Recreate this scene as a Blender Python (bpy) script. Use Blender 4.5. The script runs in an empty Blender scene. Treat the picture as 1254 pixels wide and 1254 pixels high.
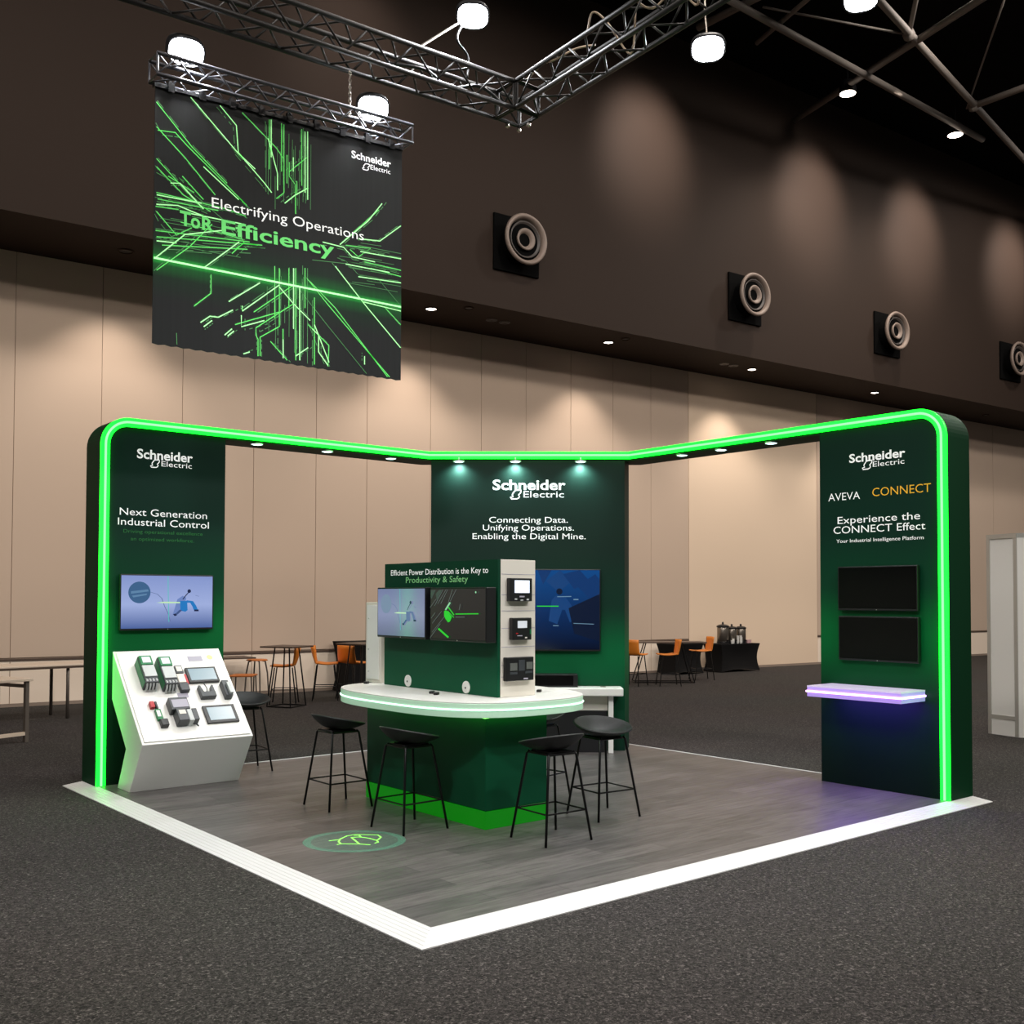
import bpy, bmesh, math, random
from mathutils import Vector, Matrix, Euler
random.seed(7)
SC = bpy.context.scene
COL = SC.collection
PI = math.pi
# ------------------------------------------------------------ stand measures (metres)
W, D, T, S, H, HB = 6.0265, 5.8648, 0.387, 0.175, 3.45, 3.352
YL, XR, ZF = D - T, W - T, 0.03
WALL_A = -0.0785
WQ = Vector((3, 13.571, 0))
WD = Vector((math.cos(WALL_A), math.sin(WALL_A), 0))
WN = Vector((-math.sin(WALL_A), math.cos(WALL_A), 0))       # points away from the hall
def wp(s, off, z):                                           # point by the hall wall: along, distance in front, height
    return WQ + WD * s - WN * off + Vector((0, 0, z))
A1 = Vector((3.877, 5.478, 0)); A2 = Vector((5.639, 3.977, 0))
DV = (A2 - A1).normalized(); NN = Vector((DV.y, -DV.x, 0))   # back panel: along, towards the visitors
AZB = math.atan2(DV.y, DV.x)
def bp(a, off, z): return A1 + DV * a + NN * off + Vector((0, 0, z))

# ------------------------------------------------------------ materials
def lin(c):
    return tuple(((v / 255) / 12.92 if v <= 10 else (((v / 255) + .055) / 1.055) ** 2.4) for v in c)
MATS = {}
def mat(name, rgb, rough=.5, metal=0., emit=0., ergb=None, spec=.5, alpha=1., bump=None, trans=0.):
    if name in MATS: return MATS[name]
    m = bpy.data.materials.new(name); m.use_nodes = True
    b = m.node_tree.nodes['Principled BSDF']
    c = lin(rgb)
    b.inputs['Base Color'].default_value = (*c, 1)
    b.inputs['Roughness'].default_value = rough
    b.inputs['Metallic'].default_value = metal
    b.inputs['Specular IOR Level'].default_value = spec
    b.inputs['Alpha'].default_value = alpha
    if trans: b.inputs['Transmission Weight'].default_value = trans
    if emit:
        b.inputs['Emission Color'].default_value = (*lin(ergb or rgb), 1)
        b.inputs['Emission Strength'].default_value = emit
    if bump:
        nt = m.node_tree
        tc = nt.nodes.new('ShaderNodeTexCoord'); n = nt.nodes.new('ShaderNodeTexNoise')
        n.inputs['Scale'].default_value = bump[0]; n.inputs['Detail'].default_value = 3
        bu = nt.nodes.new('ShaderNodeBump'); bu.inputs['Strength'].default_value = bump[1]; bu.inputs['Distance'].default_value = .01
        nt.links.new(tc.outputs['Object'], n.inputs['Vector']); nt.links.new(n.outputs['Fac'], bu.inputs['Height'])
        nt.links.new(bu.outputs['Normal'], b.inputs['Normal'])
    MATS[name] = m
    return m
def nodes(m):
    nt = m.node_tree
    return nt, nt.nodes, nt.links, nt.nodes['Principled BSDF']
def ramp(nt, stops):
    r = nt.nodes.new('ShaderNodeValToRGB'); e = r.color_ramp.elements
    while len(e) < len(stops): e.new(.5)
    for k, (p, c) in enumerate(stops):
        e[k].position = p; e[k].color = (*lin(c), 1)
    return r

# carpet
m_carpet = mat('carpet', (80, 75, 72), .95, spec=.15)
nt, N, Lk, B = nodes(m_carpet)
tc = N.new('ShaderNodeTexCoord')
n1 = N.new('ShaderNodeTexNoise'); n1.inputs['Scale'].default_value = 54; n1.inputs['Detail'].default_value = 3; n1.inputs['Roughness'].default_value = .65; n1.inputs['Distortion'].default_value = 1.2
n2 = N.new('ShaderNodeTexNoise'); n2.inputs['Scale'].default_value = .35; n2.inputs['Detail'].default_value = 2
Lk.new(tc.outputs['Object'], n1.inputs['Vector']); Lk.new(tc.outputs['Object'], n2.inputs['Vector'])
r = ramp(nt, [(.34, (27, 26, 25)), (.5, (54, 52, 50)), (.6, (78, 74, 72)), (.7, (120, 115, 112))])
Lk.new(n1.outputs['Fac'], r.inputs['Fac'])
mx = N.new('ShaderNodeMix'); mx.data_type = 'RGBA'; mx.blend_type = 'MULTIPLY'; mx.inputs['Factor'].default_value = .18
Lk.new(r.outputs['Color'], mx.inputs['A']); Lk.new(n2.outputs['Color'], mx.inputs['B'])
Lk.new(mx.outputs['Result'], B.inputs['Base Color'])
bu = N.new('ShaderNodeBump'); bu.inputs['Strength'].default_value = .5; bu.inputs['Distance'].default_value = .01
Lk.new(n1.outputs['Fac'], bu.inputs['Height']); Lk.new(bu.outputs['Normal'], B.inputs['Normal'])

# grey plank laminate
m_deck = mat('grey_planks', (100, 96, 94), .38, spec=.4)
nt, N, Lk, B = nodes(m_deck)
tc = N.new('ShaderNodeTexCoord'); br = N.new('ShaderNodeTexBrick')
br.inputs['Scale'].default_value = 1; br.inputs['Brick Width'].default_value = 1.25; br.inputs['Row Height'].default_value = .19
br.inputs['Mortar Size'].default_value = .0022; br.inputs['Mortar Smooth'].default_value = .3; br.offset = .37
br.inputs['Color1'].default_value = (*lin((114, 110, 109)), 1); br.inputs['Color2'].default_value = (*lin((90, 88, 87)), 1)
br.inputs['Mortar'].default_value = (*lin((56, 54, 53)), 1)
Lk.new(tc.outputs['Object'], br.inputs['Vector'])
mp = N.new('ShaderNodeMapping'); mp.inputs['Scale'].default_value = (1.3, 14, 1)
gn = N.new('ShaderNodeTexNoise'); gn.inputs['Scale'].default_value = 2.2; gn.inputs['Detail'].default_value = 6; gn.inputs['Roughness'].default_value = .62
Lk.new(tc.outputs['Object'], mp.inputs['Vector']); Lk.new(mp.outputs['Vector'], gn.inputs['Vector'])
gr = ramp(nt, [(.3, (150, 148, 146)), (.5, (215, 213, 211)), (.72, (255, 254, 252))])
Lk.new(gn.outputs['Fac'], gr.inputs['Fac'])
mx = N.new('ShaderNodeMix'); mx.data_type = 'RGBA'; mx.blend_type = 'MULTIPLY'; mx.inputs['Factor'].default_value = .85
Lk.new(br.outputs['Color'], mx.inputs['A']); Lk.new(gr.outputs['Color'], mx.inputs['B']); Lk.new(mx.outputs['Result'], B.inputs['Base Color'])

# green panel: base colour varies with height (dark top, emerald belt, dark foot)
def green_grad(name, stops, z0, z1):
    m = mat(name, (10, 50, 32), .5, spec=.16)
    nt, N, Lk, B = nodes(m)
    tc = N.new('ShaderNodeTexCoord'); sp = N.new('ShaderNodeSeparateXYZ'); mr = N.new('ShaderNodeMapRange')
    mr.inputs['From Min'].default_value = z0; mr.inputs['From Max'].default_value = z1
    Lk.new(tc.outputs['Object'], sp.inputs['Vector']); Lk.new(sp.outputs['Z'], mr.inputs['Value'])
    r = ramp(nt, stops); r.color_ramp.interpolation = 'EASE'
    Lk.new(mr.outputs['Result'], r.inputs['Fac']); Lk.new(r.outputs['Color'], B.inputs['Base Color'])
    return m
m_green_side = green_grad('green_panel_grad', [(0, (4, 24, 16)), (.22, (5, 38, 26)), (.42, (0, 98, 46)), (.56, (4, 58, 36)), (.72, (6, 44, 32)), (1, (6, 38, 28))], 0, H)
m_green_back = green_grad('green_back_grad', [(0, (6, 44, 30)), (.2, (4, 70, 42)), (.33, (2, 94, 52)), (.5, (10, 48, 35)), (.7, (17, 39, 31)), (1, (16, 37, 30))], 0, H)
m_green_tower = green_grad('green_tower_grad', [(0, (8, 80, 52)), (.45, (7, 64, 42)), (1, (8, 56, 38))], 1.0, 2.07)
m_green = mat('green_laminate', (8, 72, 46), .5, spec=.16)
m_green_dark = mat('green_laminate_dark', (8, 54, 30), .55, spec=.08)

m_white = mat('white_laminate', (236, 235, 230), .35)
m_offwhite = mat('offwhite_laminate', (222, 216, 204), .45)
m_ramp = mat('white_anodised_edge', (218, 218, 217), .42, spec=.4)
m_black = mat('black_plastic', (22, 22, 24), .4)
m_blackgloss = mat('black_gloss', (10, 10, 11), .12)
m_blackmetal = mat('black_steel', (24, 24, 25), .38, metal=.6)
m_stoolseat = mat('charcoal_shell', (22, 24, 25), .55, spec=.4)
m_truss = mat('black_truss_tube', (34, 32, 31), .5, spec=.35)
m_truss2 = mat('grey_truss_tube', (84, 85, 90), .38, metal=.7)
m_orange = mat('orange_shell', (226, 132, 40), .5)
m_orangewood = mat('orange_ply', (196, 112, 48), .5)
m_steel = mat('steel', (150, 142, 132), .3, metal=.9)
m_greysteel = mat('grey_steel', (110, 102, 94), .4, metal=.4)
m_alu = mat('aluminium', (196, 196, 190), .35, metal=.5)
m_tabletop = mat('beige_tabletop', (214, 196, 176), .45)
m_darktop = mat('dark_tabletop', (78, 64, 54), .4)
m_cloth = mat('black_stretch_cloth', (16, 15, 15), .85, spec=.2)
m_beige = mat('beige_wall_panel', (206, 184, 164), .75, spec=.2)
m_beige3 = mat('bright_beige_panel', (236, 212, 186), .7, spec=.2)
m_beige2 = mat('beige_lower_panel_lit', (250, 232, 212), .7, spec=.2)  # stronger light on the lower wall is put into this colour
m_joint = mat('dark_joint', (84, 68, 58), .7)
m_groove = mat('beige_groove', (170, 148, 130), .7)
m_bulk = mat('dark_bulkhead_paint', (49, 39, 33), .7, spec=.12)
m_ceiling = mat('black_ceiling', (14, 13, 12), .9, spec=.1)
m_pipe = mat('grey_roof_pipe', (122, 114, 107), .6)
m_middle = mat('dark_taupe_ring', (58, 51, 47), .5); m_matte = mat('matte_black_plate', (9, 9, 9), .9, spec=.05)
m_ring = mat('taupe_diffuser', (128, 113, 103), .5, spec=.4)
m_text = mat('white_lettering', (246, 247, 245), .5, emit=.3, ergb=(240, 241, 238))  # unlit print; emission added to brighten the white letters
m_textgreen = mat('green_lettering', (20, 110, 44), .5)
m_textlight = mat('light_green_lettering', (150, 224, 150), .5)
m_textgold = mat('gold_lettering', (236, 176, 44), .5, emit=.2)  # print with a little added emission
m_neon = mat('green_led_diffuser', (20, 120, 50), .4, emit=5, ergb=(10, 255, 34))
m_core = mat('green_led_core', (30, 70, 40), .4, emit=1.05, ergb=(176, 255, 192))
m_plinth = mat('green_lit_plinth', (6, 70, 14), .4, emit=.28, ergb=(2, 190, 8))
m_edgeband = mat('lit_acrylic_edge', (200, 226, 206), .35, emit=.22, ergb=(140, 215, 165))
m_strip = mat('mint_led_strip', (220, 255, 235), .4, emit=2.2, ergb=(195, 255, 225))
m_purple = mat('lilac_lit_acrylic', (190, 170, 225), .35, emit=.45, ergb=(150, 105, 235))
m_purpletop = mat('lilac_white_top', (226, 216, 238), .3, emit=.25, ergb=(205, 180, 245))
m_pstrip = mat('violet_led_strip', (255, 235, 255), .4, emit=3.5, ergb=(225, 170, 255))
m_punder = mat('violet_under_light', (200, 160, 255), .4, emit=16, ergb=(140, 70, 255))
m_underled = mat('lime_under_led', (220, 255, 200), .4, emit=5, ergb=(130, 255, 100))
m_spotlens = mat('cool_spot_lens', (220, 245, 245), .3, emit=4, ergb=(205, 252, 252))
m_flood = mat('floodlight_lens', (255, 255, 255), .3, emit=25, ergb=(246, 248, 255))
m_warm = mat('warm_lamp_lens', (255, 246, 235), .3, emit=12, ergb=(255, 236, 218))
m_darklens = mat('unlit_lamp_lens', (46, 42, 40), .3)
m_red = mat('red_plastic', (176, 30, 38), .4)
m_devgreen = mat('device_green', (10, 120, 66), .4)
m_devgrey = mat('device_grey', (188, 192, 192), .4)
m_devdark = mat('device_charcoal', (58, 62, 66), .4)
m_label = mat('grey_label', (168, 164, 178), .5)
m_yellow = mat('yellow_sticker', (240, 214, 150), .5)
m_lcd = mat('device_lcd', (120, 140, 150), .2, emit=.25, ergb=(140, 165, 180))
m_lcdwhite = mat('bright_lcd', (225, 232, 245), .2, emit=.85, ergb=(222, 230, 246))
m_lcdgrey = mat('grey_lcd', (196, 200, 205), .25, emit=.5, ergb=(190, 196, 204))
m_lcddim = mat('dim_lcd', (96, 100, 96), .25)
m_cable = mat('beige_cable', (178, 156, 132), .5)
m_banner = mat('banner_fabric', (32, 33, 35), .55, spec=.18)

# ------------------------------------------------------------ mesh builder
class MB:
    def __init__(s): s.v = []; s.f = []; s.marks = []
    def m(s, i): s.marks.append((len(s.f), i)); return s      # faces added from here on use material slot i
    def add(s, vs, fs):
        o = len(s.v); s.v += [Vector(v) for v in vs]; s.f += [tuple(i + o for i in f) for f in fs]; return s
    def box(s, lo, hi):
        x0, y0, z0 = lo; x1, y1, z1 = hi
        return s.add([(x0,y0,z0),(x1,y0,z0),(x1,y1,z0),(x0,y1,z0),(x0,y0,z1),(x1,y0,z1),(x1,y1,z1),(x0,y1,z1)],
                     [(0,3,2,1),(4,5,6,7),(0,1,5,4),(1,2,6,5),(2,3,7,6),(3,0,4,7)])
    def prism(s, poly, vec):                       # planar polygon (3-D points) pushed along vec
        n = len(poly); vec = Vector(vec); a = [Vector(p) for p in poly]
        return s.add(a + [p + vec for p in a], [tuple(range(n))[::-1], tuple(range(n, 2*n))] + [(i, (i+1) % n, n + (i+1) % n, n + i) for i in range(n)])
    def tube(s, path, r, n=8, caps=True, closed=False):
        P = [Vector(p) for p in path]; m = len(P); rings = []
        prev = None
        for i, p in enumerate(P):
            if closed: t = (P[(i+1) % m] - P[i-1]).normalized()
            else: t = (P[min(i+1, m-1)] - P[max(i-1, 0)]).normalized()
            if prev is None:
                u = t.orthogonal().normalized()
            else:
                u = (prev - t * prev.dot(t)); u = u.normalized() if u.length > 1e-6 else t.orthogonal().normalized()
            prev = u; w = t.cross(u)
            rr = r[i] if isinstance(r, (list, tuple)) else r
            rings.append([p + (u * math.cos(2*PI*k/n) + w * math.sin(2*PI*k/n)) * rr for k in range(n)])
        o = len(s.v)
        for q in rings: s.v += q
        for i in range(m if closed else m-1):
            j = (i+1) % m
            for k in range(n): s.f.append((o+i*n+k, o+i*n+(k+1) % n, o+j*n+(k+1) % n, o+j*n+k))
        if caps and not closed:
            s.f.append(tuple(o+k for k in range(n))[::-1]); s.f.append(tuple(o+(m-1)*n+k for k in range(n)))
        return s
    def lathe(s, prof, n=28, M=None):              # profile (r, z) about local z
        o = len(s.v); M = M or Matrix()
        for r, z in prof:
            s.v += [M @ Vector((r*math.cos(2*PI*k/n), r*math.sin(2*PI*k/n), z)) for k in range(n)]
        for i in range(len(prof)-1):
            for k in range(n): s.f.append((o+i*n+k, o+i*n+(k+1) % n, o+(i+1)*n+(k+1) % n, o+(i+1)*n+k))
        if prof[0][0] > 1e-5: s.f.append(tuple(o+k for k in range(n))[::-1])
        if prof[-1][0] > 1e-5: s.f.append(tuple(o+(len(prof)-1)*n+k for k in range(n)))
        return s
    def grid(s, fn, nu, nv):
        o = len(s.v)
        for i in range(nu+1):
            for j in range(nv+1): s.v.append(Vector(fn(i/nu, j/nv)))
        for i in range(nu):
            for j in range(nv):
                a = o+i*(nv+1)+j; s.f.append((a, a+nv+1, a+nv+2, a+1))
        return s
    def xf(s, M):
        s.v = [M @ v for v in s.v]; return s
WM = {}                                            # world matrices of what has been made
def put(name, mb, m, parent=None, label=None, world=False, bevel=0, smooth=False, solid=0, seg=2, subsurf=0, kind=None):
    me = bpy.data.meshes.new(name)
    me.from_pydata([tuple(v) for v in mb.v], [], mb.f); me.update()
    bm = bmesh.new(); bm.from_mesh(me); bmesh.ops.recalc_face_normals(bm, faces=bm.faces); bm.to_mesh(me); bm.free()
    for mm in (m if isinstance(m, (list, tuple)) else [m]): me.materials.append(mm)
    for st, mi in mb.marks:
        for p in me.polygons[st:]: p.material_index = mi
    if smooth:
        for p in me.polygons: p.use_smooth = True
    o = bpy.data.objects.new(name, me); COL.objects.link(o)
    if parent is not None:
        o.parent = parent
        pw = WM[parent.as_pointer()]
        if world: o.matrix_parent_inverse = pw.inverted(); WM[o.as_pointer()] = Matrix()
        else: WM[o.as_pointer()] = pw.copy()
    else: WM[o.as_pointer()] = Matrix()
    if label: o['label'] = label
    if kind: o['kind'] = kind
    if solid:
        q = o.modifiers.new('shell', 'SOLIDIFY'); q.thickness = solid; q.offset = -1
    if bevel:
        q = o.modifiers.new('bevel', 'BEVEL'); q.width = bevel; q.segments = seg; q.limit_method = 'ANGLE'; q.angle_limit = math.radians(40)
    if subsurf:
        q = o.modifiers.new('sub', 'SUBSURF'); q.levels = subsurf; q.render_levels = subsurf
    return o
def thing(name, label, cat, loc=(0,0,0), rot=(0,0,0), group=None):
    o = bpy.data.objects.new(name, None); COL.objects.link(o); o.empty_display_size = .1
    o.location = loc; o.rotation_euler = rot
    WM[o.as_pointer()] = Matrix.LocRotScale(Vector(loc), Euler(rot), None)
    tag(o, label, cat, group); return o
def tag(o, label, cat, group=None):
    o['label'] = label; o['category'] = cat
    if group: o['group'] = group
    return o
def struct(o): o['kind'] = 'structure'; return o
def place_copy(root, loc, rot, label, group=None):  # a copy of a thing with copies of its parts and sub-parts
    r = root.copy(); COL.objects.link(r); r.location = loc; r.rotation_euler = rot; r['label'] = label
    if group: r['group'] = group
    WM[r.as_pointer()] = Matrix.LocRotScale(Vector(loc), Euler(rot), None)
    for ch in list(root.children):
        c = ch.copy(); COL.objects.link(c); c.parent = r
        for g in list(ch.children):
            d = g.copy(); COL.objects.link(d); d.parent = c
    return r

# ------------------------------------------------------------ lettering
def text_mb(txt, width, cap, bold=0., spacing=1., x0=0., gap=.19):
    cu = bpy.data.curves.new('t', 'FONT'); cu.body = txt; cu.size = 1; cu.resolution_u = 3
    cu.offset = bold; cu.space_character = spacing; cu.fill_mode = 'FRONT'
    ob = bpy.data.objects.new('t', cu); COL.objects.link(ob)
    dg = bpy.context.evaluated_depsgraph_get()
    me = bpy.data.meshes.new_from_object(ob.evaluated_get(dg))
    bpy.data.objects.remove(ob); 
    xs = [v.co.x for v in me.vertices]; a, b = min(xs), max(xs)
    sx = width / (b - a); sy = cap / .727
    par_ = list(range(len(xs)))                     # group the outlines into words
    def root(i):
        while par_[i] != i: par_[i] = par_[par_[i]]; i = par_[i]
        return i
    for p in me.polygons:
        for q in p.vertices[1:]: par_[root(q)] = root(p.vertices[0])
    isl = {}
    for p in me.polygons: isl.setdefault(root(p.vertices[0]), []).append(tuple(p.vertices))
    items = sorted((min(xs[i] for f in fs for i in f), max(xs[i] for f in fs for i in f), fs) for fs in isl.values())
    words, end = [], None
    for lo, hi, fs in items:
        if end is None or lo > end + gap: words.append([])
        words[-1] += fs; end = hi if end is None else max(end, hi)
    out = []
    for fs in words:
        ids = sorted({i for f in fs for i in f}); mp_ = {i: k for k, i in enumerate(ids)}
        out.append(MB().add([((xs[i] - a) * sx + x0, me.vertices[i].co.y * sy, 0) for i in ids], [tuple(mp_[i] for i in f) for f in fs]))
    bpy.data.meshes.remove(me); bpy.data.curves.remove(cu)
    return out
def ribbon(pts, w, closed=False):                   # flat stroke in the local x-y plane
    mb = MB(); P = [Vector((p[0], p[1], 0)) for p in pts]; n = len(P); L_, R_ = [], []
    for i in range(n):
        a = P[i-1] if (closed or i) else P[i]; c = P[(i+1) % n] if (closed or i < n-1) else P[i]
        d = (c - a).normalized(); q = Vector((-d.y, d.x, 0)) * w / 2
        L_.append(P[i] + q); R_.append(P[i] - q)
    mb.add(L_ + R_, [(i, (i+1) % n, n + (i+1) % n, n + i) for i in range(n if closed else n-1)])
    return mb
def symbol_mb(x0, z0, w, h):                        # slanted looped mark before the second word
    pts = [(.36,.80),(.44,.92),(.62,.97),(1,.97),(1.0,.80),(.92,.62),(.76,.47),(.86,.32),(.80,.14),(.62,.04),(.1,.03),(.0,.18),(.27,.28),(.18,.42),(.2,.56)]
    return ribbon([(x0 + a * w, z0 + b * h) for a, b in pts], .13 * h, closed=True)
def plane_M(o, az): return Matrix.Translation(o) @ Euler((PI/2, 0, az)).to_matrix().to_4x4()
# ============================================================ SETTING
mb = MB().add([(-40,-40,0),(60,-40,0),(60,30,0),(-40,30,0)], [(0,1,2,3)])
struct(put('floor', mb, m_carpet))
# hall wall: panels with real grooves over a dark backing, lower panels under a dado rail
SOF = 7.374
joints = [-14.5,-11.8,-9.1,-6.4,-3.9,-1.53,-.18,1.19,2.51,3.75,4.83,6.28,7.53,8.7,9.95,11.2,12.39,13.64]
up = MB(); low = MB(); upr = MB()
for a, b in zip(joints[:-1], joints[1:]):
    P = [wp(a+.005, .0, .79), wp(b-.005, .0, .79), wp(b-.005, .0, SOF+.02), wp(a+.005, .0, SOF+.02)]
    up.prism(P, WN * .04)
    P = [wp(a+.006, .0, .055), wp(b-.006, .0, .055), wp(b-.006, .0, .73), wp(a+.006, .0, .73)]
    low.prism(P, WN * .04)
for a, b in ((13.64,18.5),(18.5,21.61),(21.61,27.26),(27.26,34),(34,42)):
    lo = .055 if a < 18 else .79
    P = [wp(a+.01, .0, lo), wp(b-.006, .0, lo), wp(b-.006, .0, SOF+.02), wp(a+.01, .0, SOF+.02)]
    (up if a > 18 else upr).prism(P, WN * .04)
    if a > 18:
        P = [wp(a+.006, .0, .055), wp(b-.006, .0, .055), wp(b-.006, .0, .73), wp(a+.006, .0, .73)]
        low.prism(P, WN * .04)
struct(put('wall_back', up, m_beige)); struct(put('wall_back_right', upr, m_beige3)); struct(put('wall_back_lower', low, m_beige2))
mb = MB().prism([wp(-14.5,-.02,0), wp(42,-.02,0), wp(42,-.02,SOF+.1), wp(-14.5,-.02,SOF+.1)], WN*.2)
struct(put('wall_backing', mb, m_groove))
mb = MB().prism([wp(-14.5,.012,.735), wp(13.63,.012,.735), wp(13.63,.012,.768), wp(-14.5,.012,.768)], WN*.05)
mb.prism([wp(18.5,.012,.735), wp(42,.012,.735), wp(42,.012,.768), wp(18.5,.012,.768)], WN*.05)
struct(put('trim_1', mb, m_joint))
mb = MB().prism([wp(-14.5,.008,0), wp(42,.008,0), wp(42,.008,.05), wp(-14.5,.008,.05)], WN*.05)
struct(put('baseboard_back', mb, mat('taupe_skirting', (150, 134, 120), .6)))
# dark bulkhead above, its underside is the soffit
BT = 14.18
mb = MB().prism([wp(-16,1.9,SOF), wp(45,1.9,SOF), wp(45,1.9,BT), wp(-16,1.9,BT)], WN*1.95)
struct(put('wall_upper', mb, m_bulk))
mb = MB().add([(-45,-45,14.6),(65,-45,14.6),(65,30,14.6),(-45,30,14.6)], [(3,2,1,0)])
struct(put('ceiling', mb, m_ceiling))

# ============================================================ PLATFORM
plat = thing('raised_platform', 'square exhibition platform with grey plank floor and white ribbed ramp edges', 'platform', (W/2, D/2, 0))
RW = .195
mb = MB().box((RW, RW, .002), (W-.02, D-.02, ZF))
put('plank_floor', mb, m_deck, plat, world=True)
prof = [(0,.0),(0,.006)]
for k in range(6):
    a = RW*(k+.12)/6; b = RW*(k+.88)/6; za = .007+.024*(k+.12)/6; zb = .007+.024*(k+.88)/6
    prof += [(a, za), (b, zb), (RW*(k+.94)/6, zb-.004)]
prof += [(RW, .031), (RW, .001)]
n = len(prof)
for nm, far in (('right', lambda o, z: (W, o, z)), ('left', lambda o, z: (o, D, z))):
    mb = MB().add([(o, o, z) for o, z in prof] + [far(o, z) for o, z in prof],
                  [(i, (i+1) % n, n+(i+1) % n, n+i) for i in range(n)] + [tuple(range(n)), tuple(range(n, 2*n))])
    put('ramp_edge', mb, m_ramp, plat, world=True)
put('edge_trim', MB().box((RW, D-.02, .001), (W, D, .034)), m_ramp, plat, world=True)
put('edge_trim', MB().box((W-.02, RW, .001), (W, D-.021, .034)), m_ramp, plat, world=True)

# ============================================================ PORTAL FRAME
fr = thing('portal_frame', 'dark green exhibition portal with glowing green edge, two side walls and back panel', 'exhibition stand', (A1.x, A1.y, ZF))
R_ = .26
def arc_panel(umax):                                # outline in (u, z): rounded outer top corner at u = S
    pts = [(S, ZF), ]
    for k in range(13):
        a = PI - k * (PI/2) / 12
        pts.append((S + R_ + R_*math.cos(a), H - R_ + R_*math.sin(a)))
    return pts + [(umax, H), (umax, ZF)]
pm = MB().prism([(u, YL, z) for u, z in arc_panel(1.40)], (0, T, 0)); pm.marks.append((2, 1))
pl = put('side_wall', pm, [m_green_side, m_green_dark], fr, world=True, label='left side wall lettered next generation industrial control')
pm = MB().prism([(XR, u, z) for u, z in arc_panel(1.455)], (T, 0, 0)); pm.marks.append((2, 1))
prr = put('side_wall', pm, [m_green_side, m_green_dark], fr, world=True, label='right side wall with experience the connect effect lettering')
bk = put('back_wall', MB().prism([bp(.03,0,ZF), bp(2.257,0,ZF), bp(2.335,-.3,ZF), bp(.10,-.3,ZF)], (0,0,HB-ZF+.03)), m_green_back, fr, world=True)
# header beams; the mitred back corners
C1b = Vector((A1.x + T*.42, D, 0)); C2b = Vector((W, A2.y + T*.5, 0))
hz = lambda p, z: (p[0], p[1], z)
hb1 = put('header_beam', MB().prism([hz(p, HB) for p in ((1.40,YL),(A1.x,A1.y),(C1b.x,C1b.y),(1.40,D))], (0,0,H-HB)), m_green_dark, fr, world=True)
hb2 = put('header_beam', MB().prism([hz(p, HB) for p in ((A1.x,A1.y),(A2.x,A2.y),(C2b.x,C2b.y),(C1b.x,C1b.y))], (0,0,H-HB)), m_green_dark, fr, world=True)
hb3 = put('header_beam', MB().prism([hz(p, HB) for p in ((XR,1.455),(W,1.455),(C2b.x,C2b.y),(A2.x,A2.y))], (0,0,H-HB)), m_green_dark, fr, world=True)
# glowing edge band: a flat diffuser with a brighter core
NB = .08
def neon(parent, path_in, path_out, core, nrm):
    n = len(path_in); nrm = Vector(nrm)
    a = [Vector(p) for p in path_out]; b = [Vector(p) for p in path_in]
    mb = MB()
    v = a + b + [p + nrm*.028 for p in a] + [p + nrm*.028 for p in b]
    f = []
    for i in range(n-1):
        f += [(2*n+i, 2*n+i+1, 3*n+i+1, 3*n+i), (i, i+1, 2*n+i+1, 2*n+i), (n+i, n+i+1, 3*n+i+1, 3*n+i)]
    f += [(0, n, 3*n, 2*n), (n-1, 2*n-1, 4*n-1, 3*n-1)]
    mb.add(v, f)
    st = put('led_band', mb, m_neon, parent, world=True)
    put('led_core', MB().tube([Vector(p) + nrm*.032 for p in core], .0105, 8), m_core, st, world=True)
def edge_path(off, umax):
    pts = [(S+off, ZF+.004), (S+off, 1.2), (S+off, 2.2)]
    r = R_ - off
    for k in range(13):
        a = PI - k*(PI/2)/12
        pts.append((S+R_+r*math.cos(a), H-R_+r*math.sin(a)))
    return pts + [(1.2, H-off), (umax, H-off)]
for par, mk, um, nrm in ((pl, lambda u, z: (u, YL, z), A1.x, (0,-1,0)), (prr, lambda u, z: (XR, u, z), A2.y, (-1,0,0))):
    neon(par, [mk(*p) for p in edge_path(NB, um)], [mk(*p) for p in edge_path(0, um)], [mk(*p) for p in edge_path(NB*.5, um)], nrm)
L12 = (A2-A1).length
neon(hb2, [bp(0,0,H-NB), bp(L12,0,H-NB)], [bp(0,0,H), bp(L12,0,H)], [bp(0,0,H-NB*.5), bp(L12,0,H-NB*.5)], NN)
# recessed spotlights under the header
LIGHTS = []
for par, x, y in ((hb1,1.768,5.535),(hb1,2.585,5.535),(hb1,3.415,5.56),(hb2,4.216,5.33),(hb2,4.70,4.90),(hb2,5.27,4.42),(hb3,5.70,3.24),(hb3,5.70,2.70),(hb3,5.70,2.06)):
    q = Vector((x, y, HB))
    mb = MB()
    if par is hb2:
        q = bp((q-A1).dot(DV), .085, HB); z0 = -.014
        mb.tube([q - NN*.08 + Vector((0,0,.02)), q + Vector((0,0,.02)), q + Vector((0,0,-.012))], .007, 6)
    else: z0 = 0
    Mq = Matrix.Translation(q)
    mb.lathe([(.03,z0+.004),(.066,z0),(.066,z0-.014),(.058,z0-.014),(.058,z0-.009)], 20, Mq)
    mb.m(1).lathe([(.058,z0-.009),(.04,z0-.018),(.001,z0-.022)], 20, Mq)
    put('spotlight', mb, [m_alu, m_spotlens], par, world=True)
    LIGHTS.append((par is hb2, q + Vector((0,0,z0-.04))))
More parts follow.
